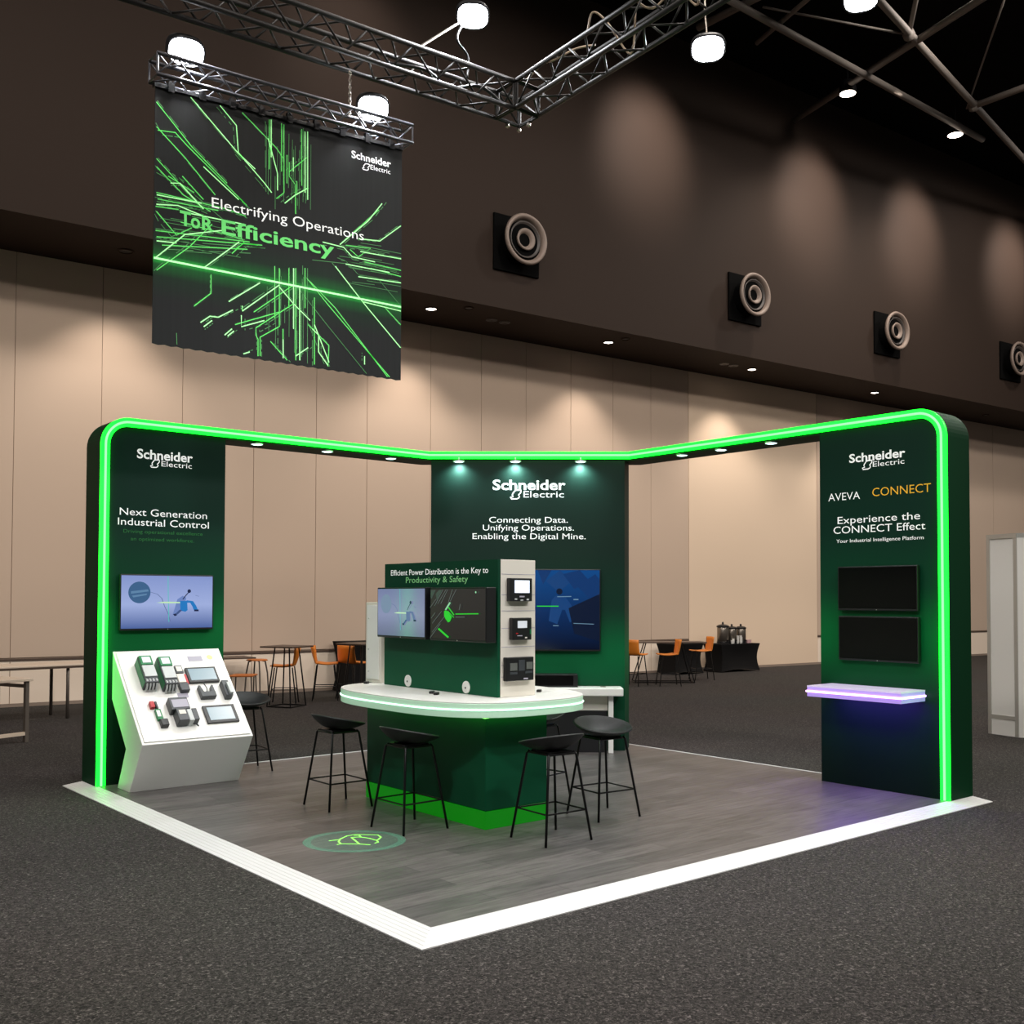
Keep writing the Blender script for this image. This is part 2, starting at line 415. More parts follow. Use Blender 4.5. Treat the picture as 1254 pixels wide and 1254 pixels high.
# ------------------------------------------------------------ printed lettering on the stand
TX = [('L','Schneider',.514,1.06,3.085,.091,.022),('L','Electric',.75,1.053,3.024,.053,0),('L','sym',.643,.73,3.005,.078,0),
('L','Next Generation',.36,1.213,2.538,.071,0),('L','Industrial Control',.344,1.233,2.445,.070,0),('L','Driving operational excellence',.396,1.169,2.372,.035,0),('L','an optimized workforce.',.465,1.083,2.302,.035,0),
('R','Schneider',4.893,5.458,3.044,.082,.022),('R','Electric',5.137,5.45,2.983,.051,0),('R','sym',5.028,5.128,2.965,.083,0),('R','AVEVA',4.666,5.003,2.697,.075,-.004),('R','CONNECT',5.13,5.699,2.710,.081,-.006),
('R','Experience the',4.765,5.595,2.475,.070,0),('R','CONNECT Effect',4.72,5.644,2.383,.071,0),('R','Your Industrial Intelligence Platform',4.75,5.627,2.296,.034,0),
('B','Schneider',.739,1.578,3.015,.119,.022),('B','Electric',1.094,1.56,2.926,.076,0),('B','sym',.944,1.066,2.905,.108,0),('B','Connecting Data.',.7,1.605,2.635,.07,0),('B','Unifying Operations.',.628,1.676,2.545,.07,0),('B','Enabling the Digital Mine.',.51,1.81,2.446,.07,0)]
def letter(parent, key, txt, u0, u1, z, cap, bold, m, M):
    if txt == 'sym': put('logo_mark', symbol_mb(u0, z, u1-u0, cap).xf(M), m, parent, world=True); return
    for mb in text_mb(txt, u1-u0, cap, bold, x0=u0): put('lettering', mb.xf(Matrix.Translation((0, z, 0))).xf(M), m, parent, world=True)
FR = {'L': (pl, plane_M((0, YL-.003, 0), 0)), 'R': (prr, plane_M((XR-.003, W, 0), -PI/2)), 'B': (bk, plane_M(bp(0, .003, 0), AZB))}
for key, txt, u0, u1, z, cap, bold in TX:
    m = m_text
    if txt.startswith(('Driving', 'an opt')): m = m_textgreen
    if key == 'R' and txt == 'CONNECT': m = m_textgold
    par, M = FR[key]
    letter(par, key, txt, u0, u1, z, cap, bold, m, M)
# ============================================================ SCREENS
def screen_mat(name, top, mid, bot, e, x_tint=None):
    m = mat(name, (8, 8, 10), .12, emit=1)
    nt, N, Lk, B = nodes(m)
    tc = N.new('ShaderNodeTexCoord'); sp = N.new('ShaderNodeSeparateXYZ')
    Lk.new(tc.outputs['Generated'], sp.inputs['Vector'])
    r = ramp(nt, [(0, bot), (.45, mid), (1, top)])
    Lk.new(sp.outputs['Y'], r.inputs['Fac'])
    out = r.outputs['Color']
    if x_tint:
        g = N.new('ShaderNodeMapRange'); g.inputs['From Min'].default_value = x_tint[0]; g.inputs['From Max'].default_value = x_tint[1]
        Lk.new(sp.outputs['X'], g.inputs['Value'])
        mx = N.new('ShaderNodeMix'); mx.data_type = 'RGBA'; mx.inputs['B'].default_value = (*lin(x_tint[2]), 1)
        Lk.new(g.outputs['Result'], mx.inputs['Factor']); Lk.new(out, mx.inputs['A']); out = mx.outputs['Result']
    Lk.new(out, B.inputs['Emission Color']); B.inputs['Emission Strength'].default_value = e
    return m
def glow(name, rgb, e=.9): return mat(name, tuple(c*.15 for c in rgb), .25, emit=e, ergb=rgb)
g_ball = glow('picture_ball', (62, 100, 142)); g_ball2 = glow('picture_ball_band', (96, 136, 174)); g_blue = glow('picture_blue', (34, 122, 196)); g_dark = glow('picture_dark', (30, 38, 74)); g_limb = glow('picture_limb', (66, 88, 138))
g_streak = glow('picture_streak', (200, 240, 190)); g_cyan = glow('picture_cyan', (80, 200, 190)); g_line = glow('picture_line', (98, 116, 160)); g_shade = glow('picture_shadow', (112, 136, 196))
g_green = glow('picture_green', (40, 210, 50)); g_mint = glow('picture_mint', (150, 220, 170)); g_grey = glow('picture_grey', (96, 106, 104)); g_greyd = glow('picture_grey_dark', (60, 72, 68))
g_nb1 = glow('picture_navy_light', (24, 84, 156), .5); g_nb2 = glow('picture_navy_mid', (14, 70, 140), .5); g_nb3 = glow('picture_navy_dark', (4, 20, 48)); g_pale = glow('picture_pale', (120, 160, 190), .7); g_slate = glow('picture_slate', (122, 140, 166))
def disc(cx, cy, rx, ry, n=26, a0=0): return MB().add([(cx+rx*math.cos(2*PI*k/n+a0), cy+ry*math.sin(2*PI*k/n+a0), 0) for k in range(n)], [tuple(range(n))])
def poly(pts): return MB().add([(a, b, 0) for a, b in pts], [tuple(range(len(pts)))])
def make_tv(loc, az, w, h, d, label, scr, art=None, group=None, gap=.0, cat='television', led=True):
    # local frame: x right, y up, z out of the wall; base = lower left corner of the set on the wall
    t = thing('television', label, cat, loc, (PI/2, 0, az), group)
    put('housing', MB().box((0, 0, gap), (w, h, d)), m_black, t, bevel=.006)
    b = .012
    s = put('screen', MB().box((b, b*1.5, d-.002), (w-b, h-b, d+.002)), scr, t)
    put('wall_mount', MB().box((w*.3, h*.3, 0), (w*.7, h*.7, gap+.002)), m_blackmetal, t)
    if led: put('power_light', MB().lathe([(.004, 0), (.004, .004), (.002, .006)], 8, Matrix.Translation((w*.5, .008, d))), m_alu, t)
    for k, (mb, mm) in enumerate(art or []):
        mb.xf(Matrix.Translation((b, b*1.5, d+.0035+.0006*k)) @ Matrix.Diagonal((w-2*b, h-2.5*b, 1, 1)))
        put('picture_detail', mb, mm, s)
    return t
def picture_runner(asp, faint=False):
    # unit square, origin lower left; ball, tether, streak and tumbling figure
    B_, B2, T_, DK = (g_slate, g_slate, g_line, g_dark) if faint else (g_ball, g_ball2, g_blue, g_dark)
    a = []
    a.append((disc(.19, .68, .118, .205), B_))
    a.append((poly([(.10,.70),(.28,.74),(.29,.70),(.10,.655)]), B2)); a.append((poly([(.11,.62),(.27,.66),(.265,.63),(.125,.585)]), B2))
    if not faint:
        a.append((poly([(.60,.55),(.66,.62),(.70,.58),(.68,.38),(.62,.32),(.55,.25),(.57,.36)]), g_shade))
    a.append((ribbon([(.31,.685),(.38,.65),(.43,.57),(.46,.42),(.50,.28),(.525,.13)], .008), g_line))
    a.append((ribbon([(.495,1),(.50,.6),(.505,.35),(.51,.12)], .007), g_cyan))
    a.append((poly([(.37,.485),(.45,.505),(.64,.50),(.64,.475),(.45,.475)]), g_streak))
    a.append((poly([(.63,.52),(.71,.52),(.715,.34),(.69,.31),(.635,.33)]), T_))
    a.append((ribbon([(.70,.51),(.76,.50),(.79,.42),(.81,.34)], .045), T_)); a.append((ribbon([(.79,.335),(.84,.335)], .035), DK))
    a.append((ribbon([(.64,.345),(.60,.28),(.57,.245)], .03), g_limb)); a.append((ribbon([(.565,.27),(.585,.235)], .03), DK))
    a.append((ribbon([(.66,.55),(.69,.62),(.72,.68)], .012), DK)); a.append((disc(.73, .71, .02, .036), DK))
    a.append((ribbon([(.80,.63),(.84,.61)], .006), g_line))
    return a
scr_blue = screen_mat('left_screen_picture', (136, 154, 210), (164, 180, 228), (78, 102, 162), .92)
make_tv((.354, YL, 1.455), 0, .912, .528, .055, 'wide television on the left wall showing a blue ball and a tumbling blue figure', scr_blue, picture_runner(1.72), gap=.014)
scr_off = mat('dark_screen_glass', (4, 5, 5), .2, spec=.12)
make_tv((XR, 1.232, 1.66), -PI/2, .80, .408, .055, 'upper of the two switched-off black screens on the right wall', scr_off, gap=.014)
make_tv((XR, 1.228, 1.198), -PI/2, .80, .41, .055, 'lower switched-off black screen on the right wall, just above the lilac shelf', scr_off, gap=.014)
scr_navy = screen_mat('back_screen_picture', (12, 92, 170), (7, 56, 116), (3, 18, 48), .55)
def X_(v): return v
art = [(poly([(.56,1),(.66,1),(.60,.82)]), g_nb2), (poly([(.62,.86),(.72,1),(.80,.86),(.71,.72)]), g_nb1), (poly([(.74,.95),(.86,1),(.93,.86),(.82,.76)]), g_nb2), (poly([(.84,.80),(.97,.95),(1,.88),(1,.60),(.92,.66)]), g_nb2),
       (poly([(.64,.36),(.66,.62),(.69,.68),(.76,.66),(.80,.56),(.83,.40),(.79,.34),(.755,.50),(.735,.50),(.70,.32)]), g_nb1), (disc(.715, .73, .022, .04), g_nb3), (poly([(.78,.52),(1,.70),(1,.1),(.82,.2)]), g_nb3),
       (ribbon([(.555,.545),(.71,.545)], .012), g_green), (ribbon([(.70,.665),(.80,.668)], .010), g_pale), (ribbon([(.815,.33),(.96,.32)], .008), g_pale), (ribbon([(.67,.30),(.71,.30)], .01), g_pale), (ribbon([(.815,.63),(.85,.63)], .014), g_pale)]
make_tv(tuple(bp(.345, 0, 1.165)), AZB, 1.632, .935, .06, 'large television on the back wall showing a dark blue figure', scr_navy, art, gap=.02)

# ============================================================ LILAC SHELF
sh = thing('lit_shelf', 'thick glowing lilac shelf fixed to the right side wall', 'shelf', (XR, .87, .868))
put('shelf_body', MB().box((5.235, .40, .868), (XR, 1.335, .955)), m_purple, sh, world=True, bevel=.003)
put('shelf_top', MB().box((5.235, .40, .9555), (XR, 1.335, .968)), m_purpletop, sh, world=True)
put('under_light', MB().box((5.30, .46, .862), (5.58, 1.27, .8679)), m_punder, sh, world=True)
mb = MB().box((5.226, .392, .908), (5.2345, 1.343, .924)).box((5.2345, .392, .908), (XR, .3995, .924))
put('led_strip', mb, m_pstrip, sh, world=True)

# ============================================================ SLOPED DEMO PLINTH
KX0, KX1 = .31, 1.345
ki = thing('demo_plinth', 'angled white display plinth with electrical devices in front of the left wall', 'display stand', ((KX0+KX1)/2, 5.1, ZF))
PR = [(5.47,1.262),(4.685,.482),(4.985,ZF),(5.29,ZF),(5.09,.405),(5.47,.82)]
put('body', MB().prism([(KX0, y, z) for y, z in PR], (KX1-KX0, 0, 0)), m_white, ki, world=True, bevel=.004)
KA = math.atan2(1.262-.482, 5.47-4.685)            # slope angle
KO = Vector((KX0, 5.47, 1.262)); KE = Vector((0, 4.685-5.47, .482-1.262)).normalized(); KN = Vector((0, -KE.z*-1, 0))
KN = Vector((1,0,0)).cross(-KE)                     # outward normal
def kp(u, v, w=0): return KO + Vector((u, 0, 0)) + KE * v + KN * w
SL = math.hypot(.785, .78)
put('display_board', MB().box((.022, -SL+.022, .001), (KX1-KX0-.022, -.03, .012)).xf(Matrix.Translation(KO) @ Euler((KA,0,0)).to_matrix().to_4x4()), m_white, ki, world=True, bevel=.002)
MK = Matrix.Translation(KO) @ Euler((KA,0,0)).to_matrix().to_4x4()
lab = lambda u0, v0, u1, v1: MB().box((u0, -v1, .012), (u1, -v0, .015)).xf(MK)
put('name_plate', lab(.68, .105, .82, .168), m_label, ki, world=True); put('name_plate', lab(.455, .555, .555, .615), m_label, ki, world=True)
put('sticker', disc(.90, -.125, .03, .03).xf(Matrix.Translation((0,0,.0135))).xf(MK), m_yellow, ki, world=True)
BW = .012
def dev(name, label, cat, u, v, group=None):
    return thing(name, label, cat, tuple(kp(u, v, BW)), (KA, 0, 0), group)
def drive(u, v, w, l, label):
    t = dev('motor_drive', label, 'drive unit', u, v, 'variable speed drives on the plinth')
    put('body', MB().box((0, 0, 0), (w, l, .115)), m_devdark, t, bevel=.006)
    put('front_cover', MB().box((.008, .06, .113), (w-.004, l*.62, .128)), m_devgrey, t, bevel=.004)
    put('side_band', MB().box((-.004, .01, .02), (.006, l-.02, .10)), m_devgreen, t)
    put('keypad', MB().box((.006, l*.64, .113), (w-.006, l-.006, .132)), m_devgreen, t, bevel=.004)
    put('keypad_display', MB().box((.026, l*.70, .131), (w-.024, l-.026, .135)), m_lcdgrey, t)
    for k in range(4):
        x = .018 + k*(w-.036)/3
        put('terminal_cable', MB().tube([(x, .055, .10), (x, .02, .118), (x+.004, -.01, .07), (x+.006, -.022, .012)], .009, 7), m_devgrey, t, smooth=True)
drive(.150, .50, .125, .315, 'left of the two tall grey and green drives on the plinth')
drive(.325, .53, .125, .325, 'right one of the two tall grey and green drives on the plinth')
t = dev('circuit_breaker', 'small white, black and red breaker beside the drives on the plinth', 'breaker', .485, .56)
put('base', MB().box((0, 0, 0), (.085, .09, .05)), m_devdark, t, bevel=.004)
put('body', MB().box((.004, .095, 0), (.075, .20, .05)), m_offwhite, t, bevel=.004)
put('top_block', MB().box((.006, .205, 0), (.078, .30, .055)), m_devdark, t, bevel=.004)
put('display', MB().box((.016, .225, .054), (.068, .285, .058)), m_offwhite, t)
put('switch', MB().box((.078, .08, .0), (.10, .20, .04)), m_red, t, bevel=.003)
t = dev('touch_panel', 'upper black-framed touch panel on the plinth, behind the black bracket', 'touch panel', .60, .455)
put('frame', MB().box((0, 0, 0), (.30, .185, .03)), m_black, t, bevel=.004); put('screen', MB().box((.022, .022, .028), (.278, .163, .0325)), m_lcd, t)
t = dev('sensor_bracket', 'black forked bracket device in front of the upper touch panel', 'device', .655, .655)
put('base', MB().box((0, 0, 0), (.145, .06, .055)), m_devdark, t, bevel=.006)
for x in (0, .105): put('arm', MB().prism([(x, .058, 0), (x+.04, .058, 0), (x+.04 if x else x+.02, .14, 0), (x+.02 if x else x, .14, 0)], (0, 0, .05)), m_devdark, t, bevel=.004)
put('cable', MB().tube([(.07,.06,.03),(.075,.10,.05),(.06,.15,.055),(.07,.18,.04)], .005, 6), m_black, t, smooth=True)
t = dev('relay_module', 'upright charcoal module at the right edge of the plinth', 'module', .885, .67)
put('body', MB().box((0, 0, 0), (.07, .19, .07)), m_devdark, t, bevel=.006); put('front_plate', MB().box((.03, .01, .068), (.068, .14, .10)), m_devgrey, t, bevel=.004)
t = dev('terminal_block', 'small red, black and green connector cluster low on the plinth', 'connector', .165, .95)
put('socket', MB().box((.035, 0, 0), (.105, .075, .05)), m_black, t, bevel=.008); put('body', MB().box((.025, .08, 0), (.075, .20, .035)), m_devgreen, t, bevel=.004)
put('label_strip', MB().box((.03, .11, .034), (.06, .18, .038)), m_white, t); put('red_plug', MB().box((-.005, .22, 0), (.035, .29, .04)), m_red, t, bevel=.004); put('black_plug', MB().box((.042, .205, 0), (.062, .29, .035)), m_black, t, bevel=.004)
t = dev('contactor_group', 'cluster of charcoal contactors in the middle of the plinth', 'contactor', .305, .95)
put('main_block', MB().box((.01, .14, 0), (.185, .28, .085)), m_devdark, t, bevel=.006); put('face_plate', MB().box((.03, .16, .084), (.175, .25, .089)), m_label, t)
put('front_block', MB().box((.04, 0, 0), (.135, .135, .10)), m_devdark, t, bevel=.006); put('front_label', MB().box((.06, .07, .099), (.12, .115, .103)), m_offwhite, t)
put('side_block', MB().box((.14, 0, 0), (.185, .13, .09)), m_devgrey, t, bevel=.005); put('small_block', MB().box((.19, .015, 0), (.24, .145, .08)), m_devdark, t, bevel=.005)
put('lever', MB().tube([(.215,.0,.03),(.225,-.03,.035)], .007, 6), m_devdark, t)
t = dev('touch_panel', 'lower black-framed touch panel near the front edge of the plinth', 'touch panel', .635, .945)
put('frame', MB().box((0, 0, 0), (.31, .205, .022)), m_black, t, bevel=.004); put('screen', MB().box((.034, .028, .020), (.276, .178, .0245)), m_lcd, t)

# ============================================================ COUNTER
CX0, CX1, CY0, CY1, CZ = 1.845, 2.46, 1.825, 3.50, 1.0
co = thing('service_counter', 'dark green counter with rounded white top and glowing mint edge', 'counter', ((CX0+CX1)/2, 2.66, ZF))
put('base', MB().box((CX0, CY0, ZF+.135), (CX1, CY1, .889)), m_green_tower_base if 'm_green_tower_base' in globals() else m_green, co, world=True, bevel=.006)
put('lit_plinth', MB().box((CX0-.004, CY0-.004, ZF+.001), (CX1+.004, CY1+.004, ZF+.134)), m_plinth, co, world=True)
def blob(k=0., n=96):                               # superellipse outline of the top
    cx, cy, a, b = 2.205, 2.66, .772-k, 1.10-k
    out = []
    for i in range(n):
        t_ = 2*PI*i/n; c, s_ = math.cos(t_), math.sin(t_)
        out.append((cx + a*math.copysign(abs(c)**(2/2.9), c), cy + b*math.copysign(abs(s_)**(2/2.9), s_)))
    return out
put('edge_band', MB().prism([(x, y, .886) for x, y in blob()], (0, 0, .104)), m_edgeband, co, world=True, bevel=.004)
put('worktop', MB().prism([(x, y, .9905) for x, y in blob(.002)], (0, 0, .0095)), m_white, co, world=True, bevel=.003)
put('led_strip', MB().tube([(x, y, .944) for x, y in blob(-.002)], .006, 6, closed=True), m_strip, co, world=True, smooth=True)

put('under_led', MB().tube([(CX0-.05,CY0-.05,.876),(CX1+.05,CY0-.05,.876),(CX1+.05,CY1+.05,.876),(CX0-.05,CY1+.05,.876)], .008, 6, closed=True), m_underled, co, world=True)
# ============================================================ DISPLAY TOWER on the counter
TX0, TX1, TY0, TY1, TZ = 2.035, 2.40, 1.90, 3.50, 2.065
to = thing('display_tower', 'green tower on the counter with white end and power distribution headline', 'display tower', ((TX0+TX1)/2, 2.7, CZ))
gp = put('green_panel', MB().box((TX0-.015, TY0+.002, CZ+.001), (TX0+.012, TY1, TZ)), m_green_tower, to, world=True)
wb = MB().box((TX0+.0125, TY0, CZ+.001), (TX1, TY1-.02, TZ))
put('white_core', wb, m_offwhite, to, world=True, bevel=.003)
wv = MB()
for z in (1.155, 1.245, 1.385, 1.53, 1.665, 1.79, 1.95): wv.box((TX0+.02, TY0-.0015, z), (TX1-.006, TY0, z+.004))
put('panel_seams', wv, m_label, to, world=True)
for k, (txt, y0, y1, z, cap, m) in enumerate((('Efficient Power Distribution is the Key to', 3.40, 2.02, 1.962, .050, m_text), ('Productivity & Safety', 3.165, 2.28, 1.895, .052, m_textlight))):
    for mb in text_mb(txt, y0-y1, cap, .004): put('lettering', mb.xf(plane_M((TX0-.0165, y0, z), -PI/2)), m, gp, world=True)
for y in (3.122, 2.297):
    Mg = Matrix.Translation((TX0-.015, y, 1.055)) @ Euler((0, -PI/2, 0)).to_matrix().to_4x4()
    g_ = MB().lathe([(.05,0),(.05,.006),(.044,.01),(.018,.01)], 24, Mg).m(1).lathe([(.018,.0095),(.0,.0095)], 24, Mg).box((TX0-.028,y-.006,1.043),(TX0-.022,y+.006,1.058))
    put('cable_grommet', g_, [m_white, m_black], gp, world=True)
scr_gr = screen_mat('counter_screen_picture', (128, 138, 176), (150, 158, 190), (120, 130, 158), .78, )
make_tv((TX0-.015, 3.44, 1.425), -PI/2, .735, .43, .115, 'left screen on the counter tower, pale picture of a tumbling figure', scr_gr, picture_runner(1.7, True) + [(poly([(.42,.12),(.88,.16),(.86,.48),(.40,.44)]), g_slate)][:0], gap=.02)
scr_dk = screen_mat('dark_screen_picture', (44, 47, 46), (40, 43, 42), (34, 37, 36), .75)
artd = [(poly([(.0,.98),(.10,.98),(.02,.80),(.0,.82)]), g_greyd), (poly([(.10,.9),(.16,.98),(.22,.98),(.12,.76)]), g_greyd)]
for a in [((.08,.66),(.24,.99)),((.14,.70),(.30,.99)),((.20,.70),(.33,.99)),((.34,.72),(.42,.99)),((.38,.75),(.49,.99)),((.04,.3),(.22,.55)),((.04,.12),(.28,.45)),((.0,.0),(.20,.30)),((.02,.40),(.10,.52)),((.0,.62),(.12,.80))]: artd.append((ribbon(a, .008), g_grey))
artd += [(ribbon([(.30,.58),(.385,.73)], .028), g_mint), (poly([(.275,.55),(.30,.575),(.36,.53),(.42,.44),(.385,.35),(.35,.33),(.30,.40),(.275,.46)]), g_green), (ribbon([(.35,.64),(.46,.48)], .02), g_green), (ribbon([(.34,.56),(.46,.43)], .014), g_green),
         (ribbon([(.17,.20),(.36,.03)], .035), g_green), (ribbon([(.49,.50),(.90,.515)], .02), g_green), (ribbon([(.49,.44),(.66,.445)], .012), g_grey), (ribbon([(.56,.58),(.58,.70)], .01), g_grey), (disc(.855,.93,.012,.02), g_mint)]
make_tv((TX0-.015, 2.64, 1.422), -PI/2, .745, .428, .115, 'right screen on the counter tower, dark picture with a green hand shape', scr_dk, artd, gap=.02)

def meter(loc, w, h, label, parts):
    t = thing('power_meter', label, 'meter', loc, (PI/2, 0, 0))
    put('housing', MB().box((0, 0, 0), (w, h, .045)), m_black, t, bevel=.005)
    for nm, x0, y0, x1, y1, d, m in parts: put(nm, MB().box((x0*w, y0*h, .044), (x1*w, y1*h, .044+d)), m, t)
meter((2.105, TY0, 1.742), .225, .18, 'topmost meter on the white tower end, with a lit white display', [('display', .20,.36,.86,.90,.005,m_lcdwhite), ('name_plate', .42,.17,.64,.23,.003,m_label), ('button', .2,.06,.3,.12,.004,m_devgrey), ('button', .46,.02,.58,.07,.004,m_devgrey), ('button', .74,.04,.84,.11,.004,m_devgrey)])
meter((2.130, TY0, 1.441), .195, .172, 'middle meter on the white tower end, with a small grey display', [('display', .26,.54,.74,.86,.005,m_lcdgrey), ('indicator', .18,.27,.28,.32,.003,m_red), ('indicator', .24,.17,.5,.21,.003,m_label), ('side_light', .90,.25,.97,.48,.004,m_devgreen), ('button', .64,.07,.75,.13,.004,m_offwhite)])
meter((2.072, TY0, 1.125), .275, .183, 'lowest and widest meter on the white tower end, with two dim windows', [('window', .12,.44,.38,.76,.004,m_lcddim), ('window', .72,.48,.95,.78,.004,m_lcddim), ('key_row', .12,.28,.38,.38,.004,m_devdark), ('key_row', .68,.30,.95,.40,.004,m_devdark), ('centre_plate', .44,.42,.66,.88,.003,m_devdark), ('name_plate', .62,.05,.78,.11,.003,m_label)])

ca = thing('equipment_cabinet', 'narrow white cabinet behind the far end of the counter tower', 'cabinet', (2.2, 3.73, CZ))
put('body', MB().box((2.05, 3.6, CZ+.001), (2.36, 3.86, 1.725)), m_offwhite, ca, world=True, bevel=.004)
put('cover', MB().box((2.042, 3.63, CZ+.03), (2.05, 3.83, 1.70)), m_white, ca, world=True, bevel=.002)
for z in (1.1, 1.3, 1.58): put('screw', MB().lathe([(.008,0),(.007,.004),(.0,.005)], 10, Matrix.Translation((2.042, 3.80, z)) @ Euler((0,-PI/2,0)).to_matrix().to_4x4()), m_alu, ca, world=True)

for nm, x, y, lb, n in (('g', 1.935, 3.66, 'black cable end on the far left end of the counter top', 1), ('g', 1.835, 2.51, 'left one of two black cable ends on the counter front edge', 1), ('g', 1.80, 2.40, 'right one of two black cable ends on the counter front edge', 1), ('g', 2.60, 2.08, 'black cable plug at the right end of the counter top', 1)):
    t = thing('cable_plug', lb, 'cable', (x, y, CZ), (0, 0, .7))
    put('plug', MB().box((-.03, -.018, 0), (.03, .018, .02)), m_black, t, bevel=.004)
    put('lead', MB().tube([(.028, 0, .01), (.05, .004, .008), (.066, .014, .006)], .005, 6), m_black, t, smooth=True)

# ============================================================ DESK against the back wall
de = thing('back_desk', 'white desk against the green back wall, behind the counter', 'desk', tuple(bp(1.2, .15, ZF)))
def bbox(a0, a1, o0, o1, z0, z1): return MB().prism([bp(a0,o0,z0), bp(a1,o0,z0), bp(a1,o1,z0), bp(a0,o1,z0)], (0,0,z1-z0))
put('desktop', bbox(.25, 2.215, .0, .30, .675, .765), m_white, de, world=True, bevel=.012)
put('apron', bbox(.3, 2.05, .10, .12, .50, .674), m_offwhite, de, world=True)
put('leg', bbox(2.055, 2.11, .15, .21, ZF, .674), m_white, de, world=True, bevel=.004); put('leg', bbox(.32, .375, .15, .21, ZF, .674), m_white, de, world=True, bevel=.004)
put('low_cabinet', bbox(.4, 2.04, .02, .14, ZF, .497), m_black, de, world=True)
put('desk_socket', bbox(1.97, 2.03, .10, .15, .765, .771), m_steel, de, world=True)
bx = thing('opening_block', 'low black block for a dark opening above the white desk below the blue screen', 'box', tuple(bp(1.3, .1, .765)))  # solid dark block built in place of an opening
put('body', bbox(.95, 1.71, .01, .20, .766, .91), m_black, bx, world=True, bevel=.004); put('front_panel', bbox(1.0, 1.66, .2005, .204, .785, .895), m_blackgloss, bx, world=True)  # body and front face of the dark block built in place of an opening

# ============================================================ BAR STOOLS
def stool(label, loc, yaw):
    t = thing('bar_stool', label, 'bar stool', loc, (0, 0, yaw), 'black bar stools around the stand')
    def seat(r, a):
        th = 2*PI*a; c, s_ = math.cos(th), math.sin(th); rr = r**.85
        x = (.205 if c < 0 else .215)*rr*c; y = .245*rr*s_
        z = .652 + (.078 + .046*c)*r**2.3
        return (x, y, z)
    nu, nv = 7, 36
    mb = MB(); mb.v.append(Vector((0, 0, .652)))
    for i in range(1, nu+1):
        for j in range(nv): mb.v.append(Vector(seat(i/nu, j/nv)))
    for j in range(nv): mb.f.append((0, 1+j, 1+(j+1) % nv))
    for i in range(nu-1):
        for j in range(nv): mb.f.append((1+i*nv+j, 1+(i+1)*nv+j, 1+(i+1)*nv+(j+1) % nv, 1+i*nv+(j+1) % nv))
    put('seat', mb, m_stoolseat, t, smooth=True, solid=.014, bevel=.003)
    put('seat_frame', MB().tube([(-.11,-.12,.622),(.13,-.12,.622),(.13,.12,.622),(-.11,.12,.622)], .008, 8, closed=True).box((-.1,-.1,.624),(.12,.1,.641)), m_blackmetal, t)
    top = [(-.115,-.125), (.13,-.125), (.13,.125), (-.115,.125)]; bot = [(-.2,-.21), (.205,-.21), (.205,.21), (-.2,.21)]
    fr_ = []
    for (a, b), (c, d) in zip(top, bot):
        put('leg', MB().tube([(a*.9, b*.9, .634), (a*1.02, b*1.02, .615), (c, d, .001)], .0095, 8), m_blackmetal, t, smooth=True)
        k = .655; fr_.append((a+(c-a)*k, b+(d-b)*k, .63*(1-k)))
    put('footrest', MB().tube(fr_, .0065, 8, closed=True), m_blackmetal, t)
    return t
s0 = stool('black bar stool at the left end of the counter, farthest left of those around it', (1.46, 3.325, ZF), PI)
place_copy(s0, (1.45, 2.25, ZF), (0,0,PI+.03), 'black bar stool in front of the counter, beside the floor emblem')
place_copy(s0, (2.04, 1.31, ZF), (0,0,-PI/2-.05), 'black bar stool nearest the camera, at the right corner of the counter')
place_copy(s0, (2.91, 1.65, ZF), (0,0,PI/2-.1), 'black bar stool with open dished seat, rightmost beside the counter')
place_copy(s0, (1.64, 5.47, ZF), (0,0,PI/2-.1), 'black bar stool half hidden behind the white plinth')
place_copy(s0, (2.98, 2.54, ZF), (0,0,.2), 'black bar stool mostly hidden behind the counter, in front of the desk')

# ============================================================ FLOOR EMBLEM (projected light drawn as tinted, glowing meshes)
em = thing('projected_emblem', 'round pale green emblem of projected light with leaf mark on the plank floor', 'floor emblem', (.895, 2.139, ZF))
m_disc = mat('emblem_light_disc', (104, 150, 132), .5, alpha=.22, emit=.12, ergb=(90, 170, 140)); m_rim = mat('emblem_light_rim', (104, 160, 136), .5, alpha=.42, emit=.14, ergb=(90, 180, 140))
m_leaf = mat('emblem_light_mark', (150, 240, 110), .5, emit=.8, ergb=(150, 255, 90))
Mr = Matrix.Translation((.90, 2.135, ZF)) @ Matrix.Rotation(math.atan2(-.639, .769), 4, 'Z')
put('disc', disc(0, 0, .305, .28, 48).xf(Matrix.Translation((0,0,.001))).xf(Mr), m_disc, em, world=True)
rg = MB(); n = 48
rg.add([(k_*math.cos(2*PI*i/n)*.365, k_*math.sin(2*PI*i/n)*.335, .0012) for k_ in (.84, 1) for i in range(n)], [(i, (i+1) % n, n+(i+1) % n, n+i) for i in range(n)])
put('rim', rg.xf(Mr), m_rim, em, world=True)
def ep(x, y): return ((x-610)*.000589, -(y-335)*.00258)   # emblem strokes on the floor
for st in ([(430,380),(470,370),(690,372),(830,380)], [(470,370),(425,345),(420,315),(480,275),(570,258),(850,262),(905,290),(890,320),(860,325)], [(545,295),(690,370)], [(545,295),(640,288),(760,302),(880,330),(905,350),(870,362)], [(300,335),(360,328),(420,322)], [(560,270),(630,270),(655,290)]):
    put('mark', ribbon([ep(*p) for p in st], .013).xf(Matrix.Translation((0,0,.002))).xf(Mr), m_leaf, em, world=True)
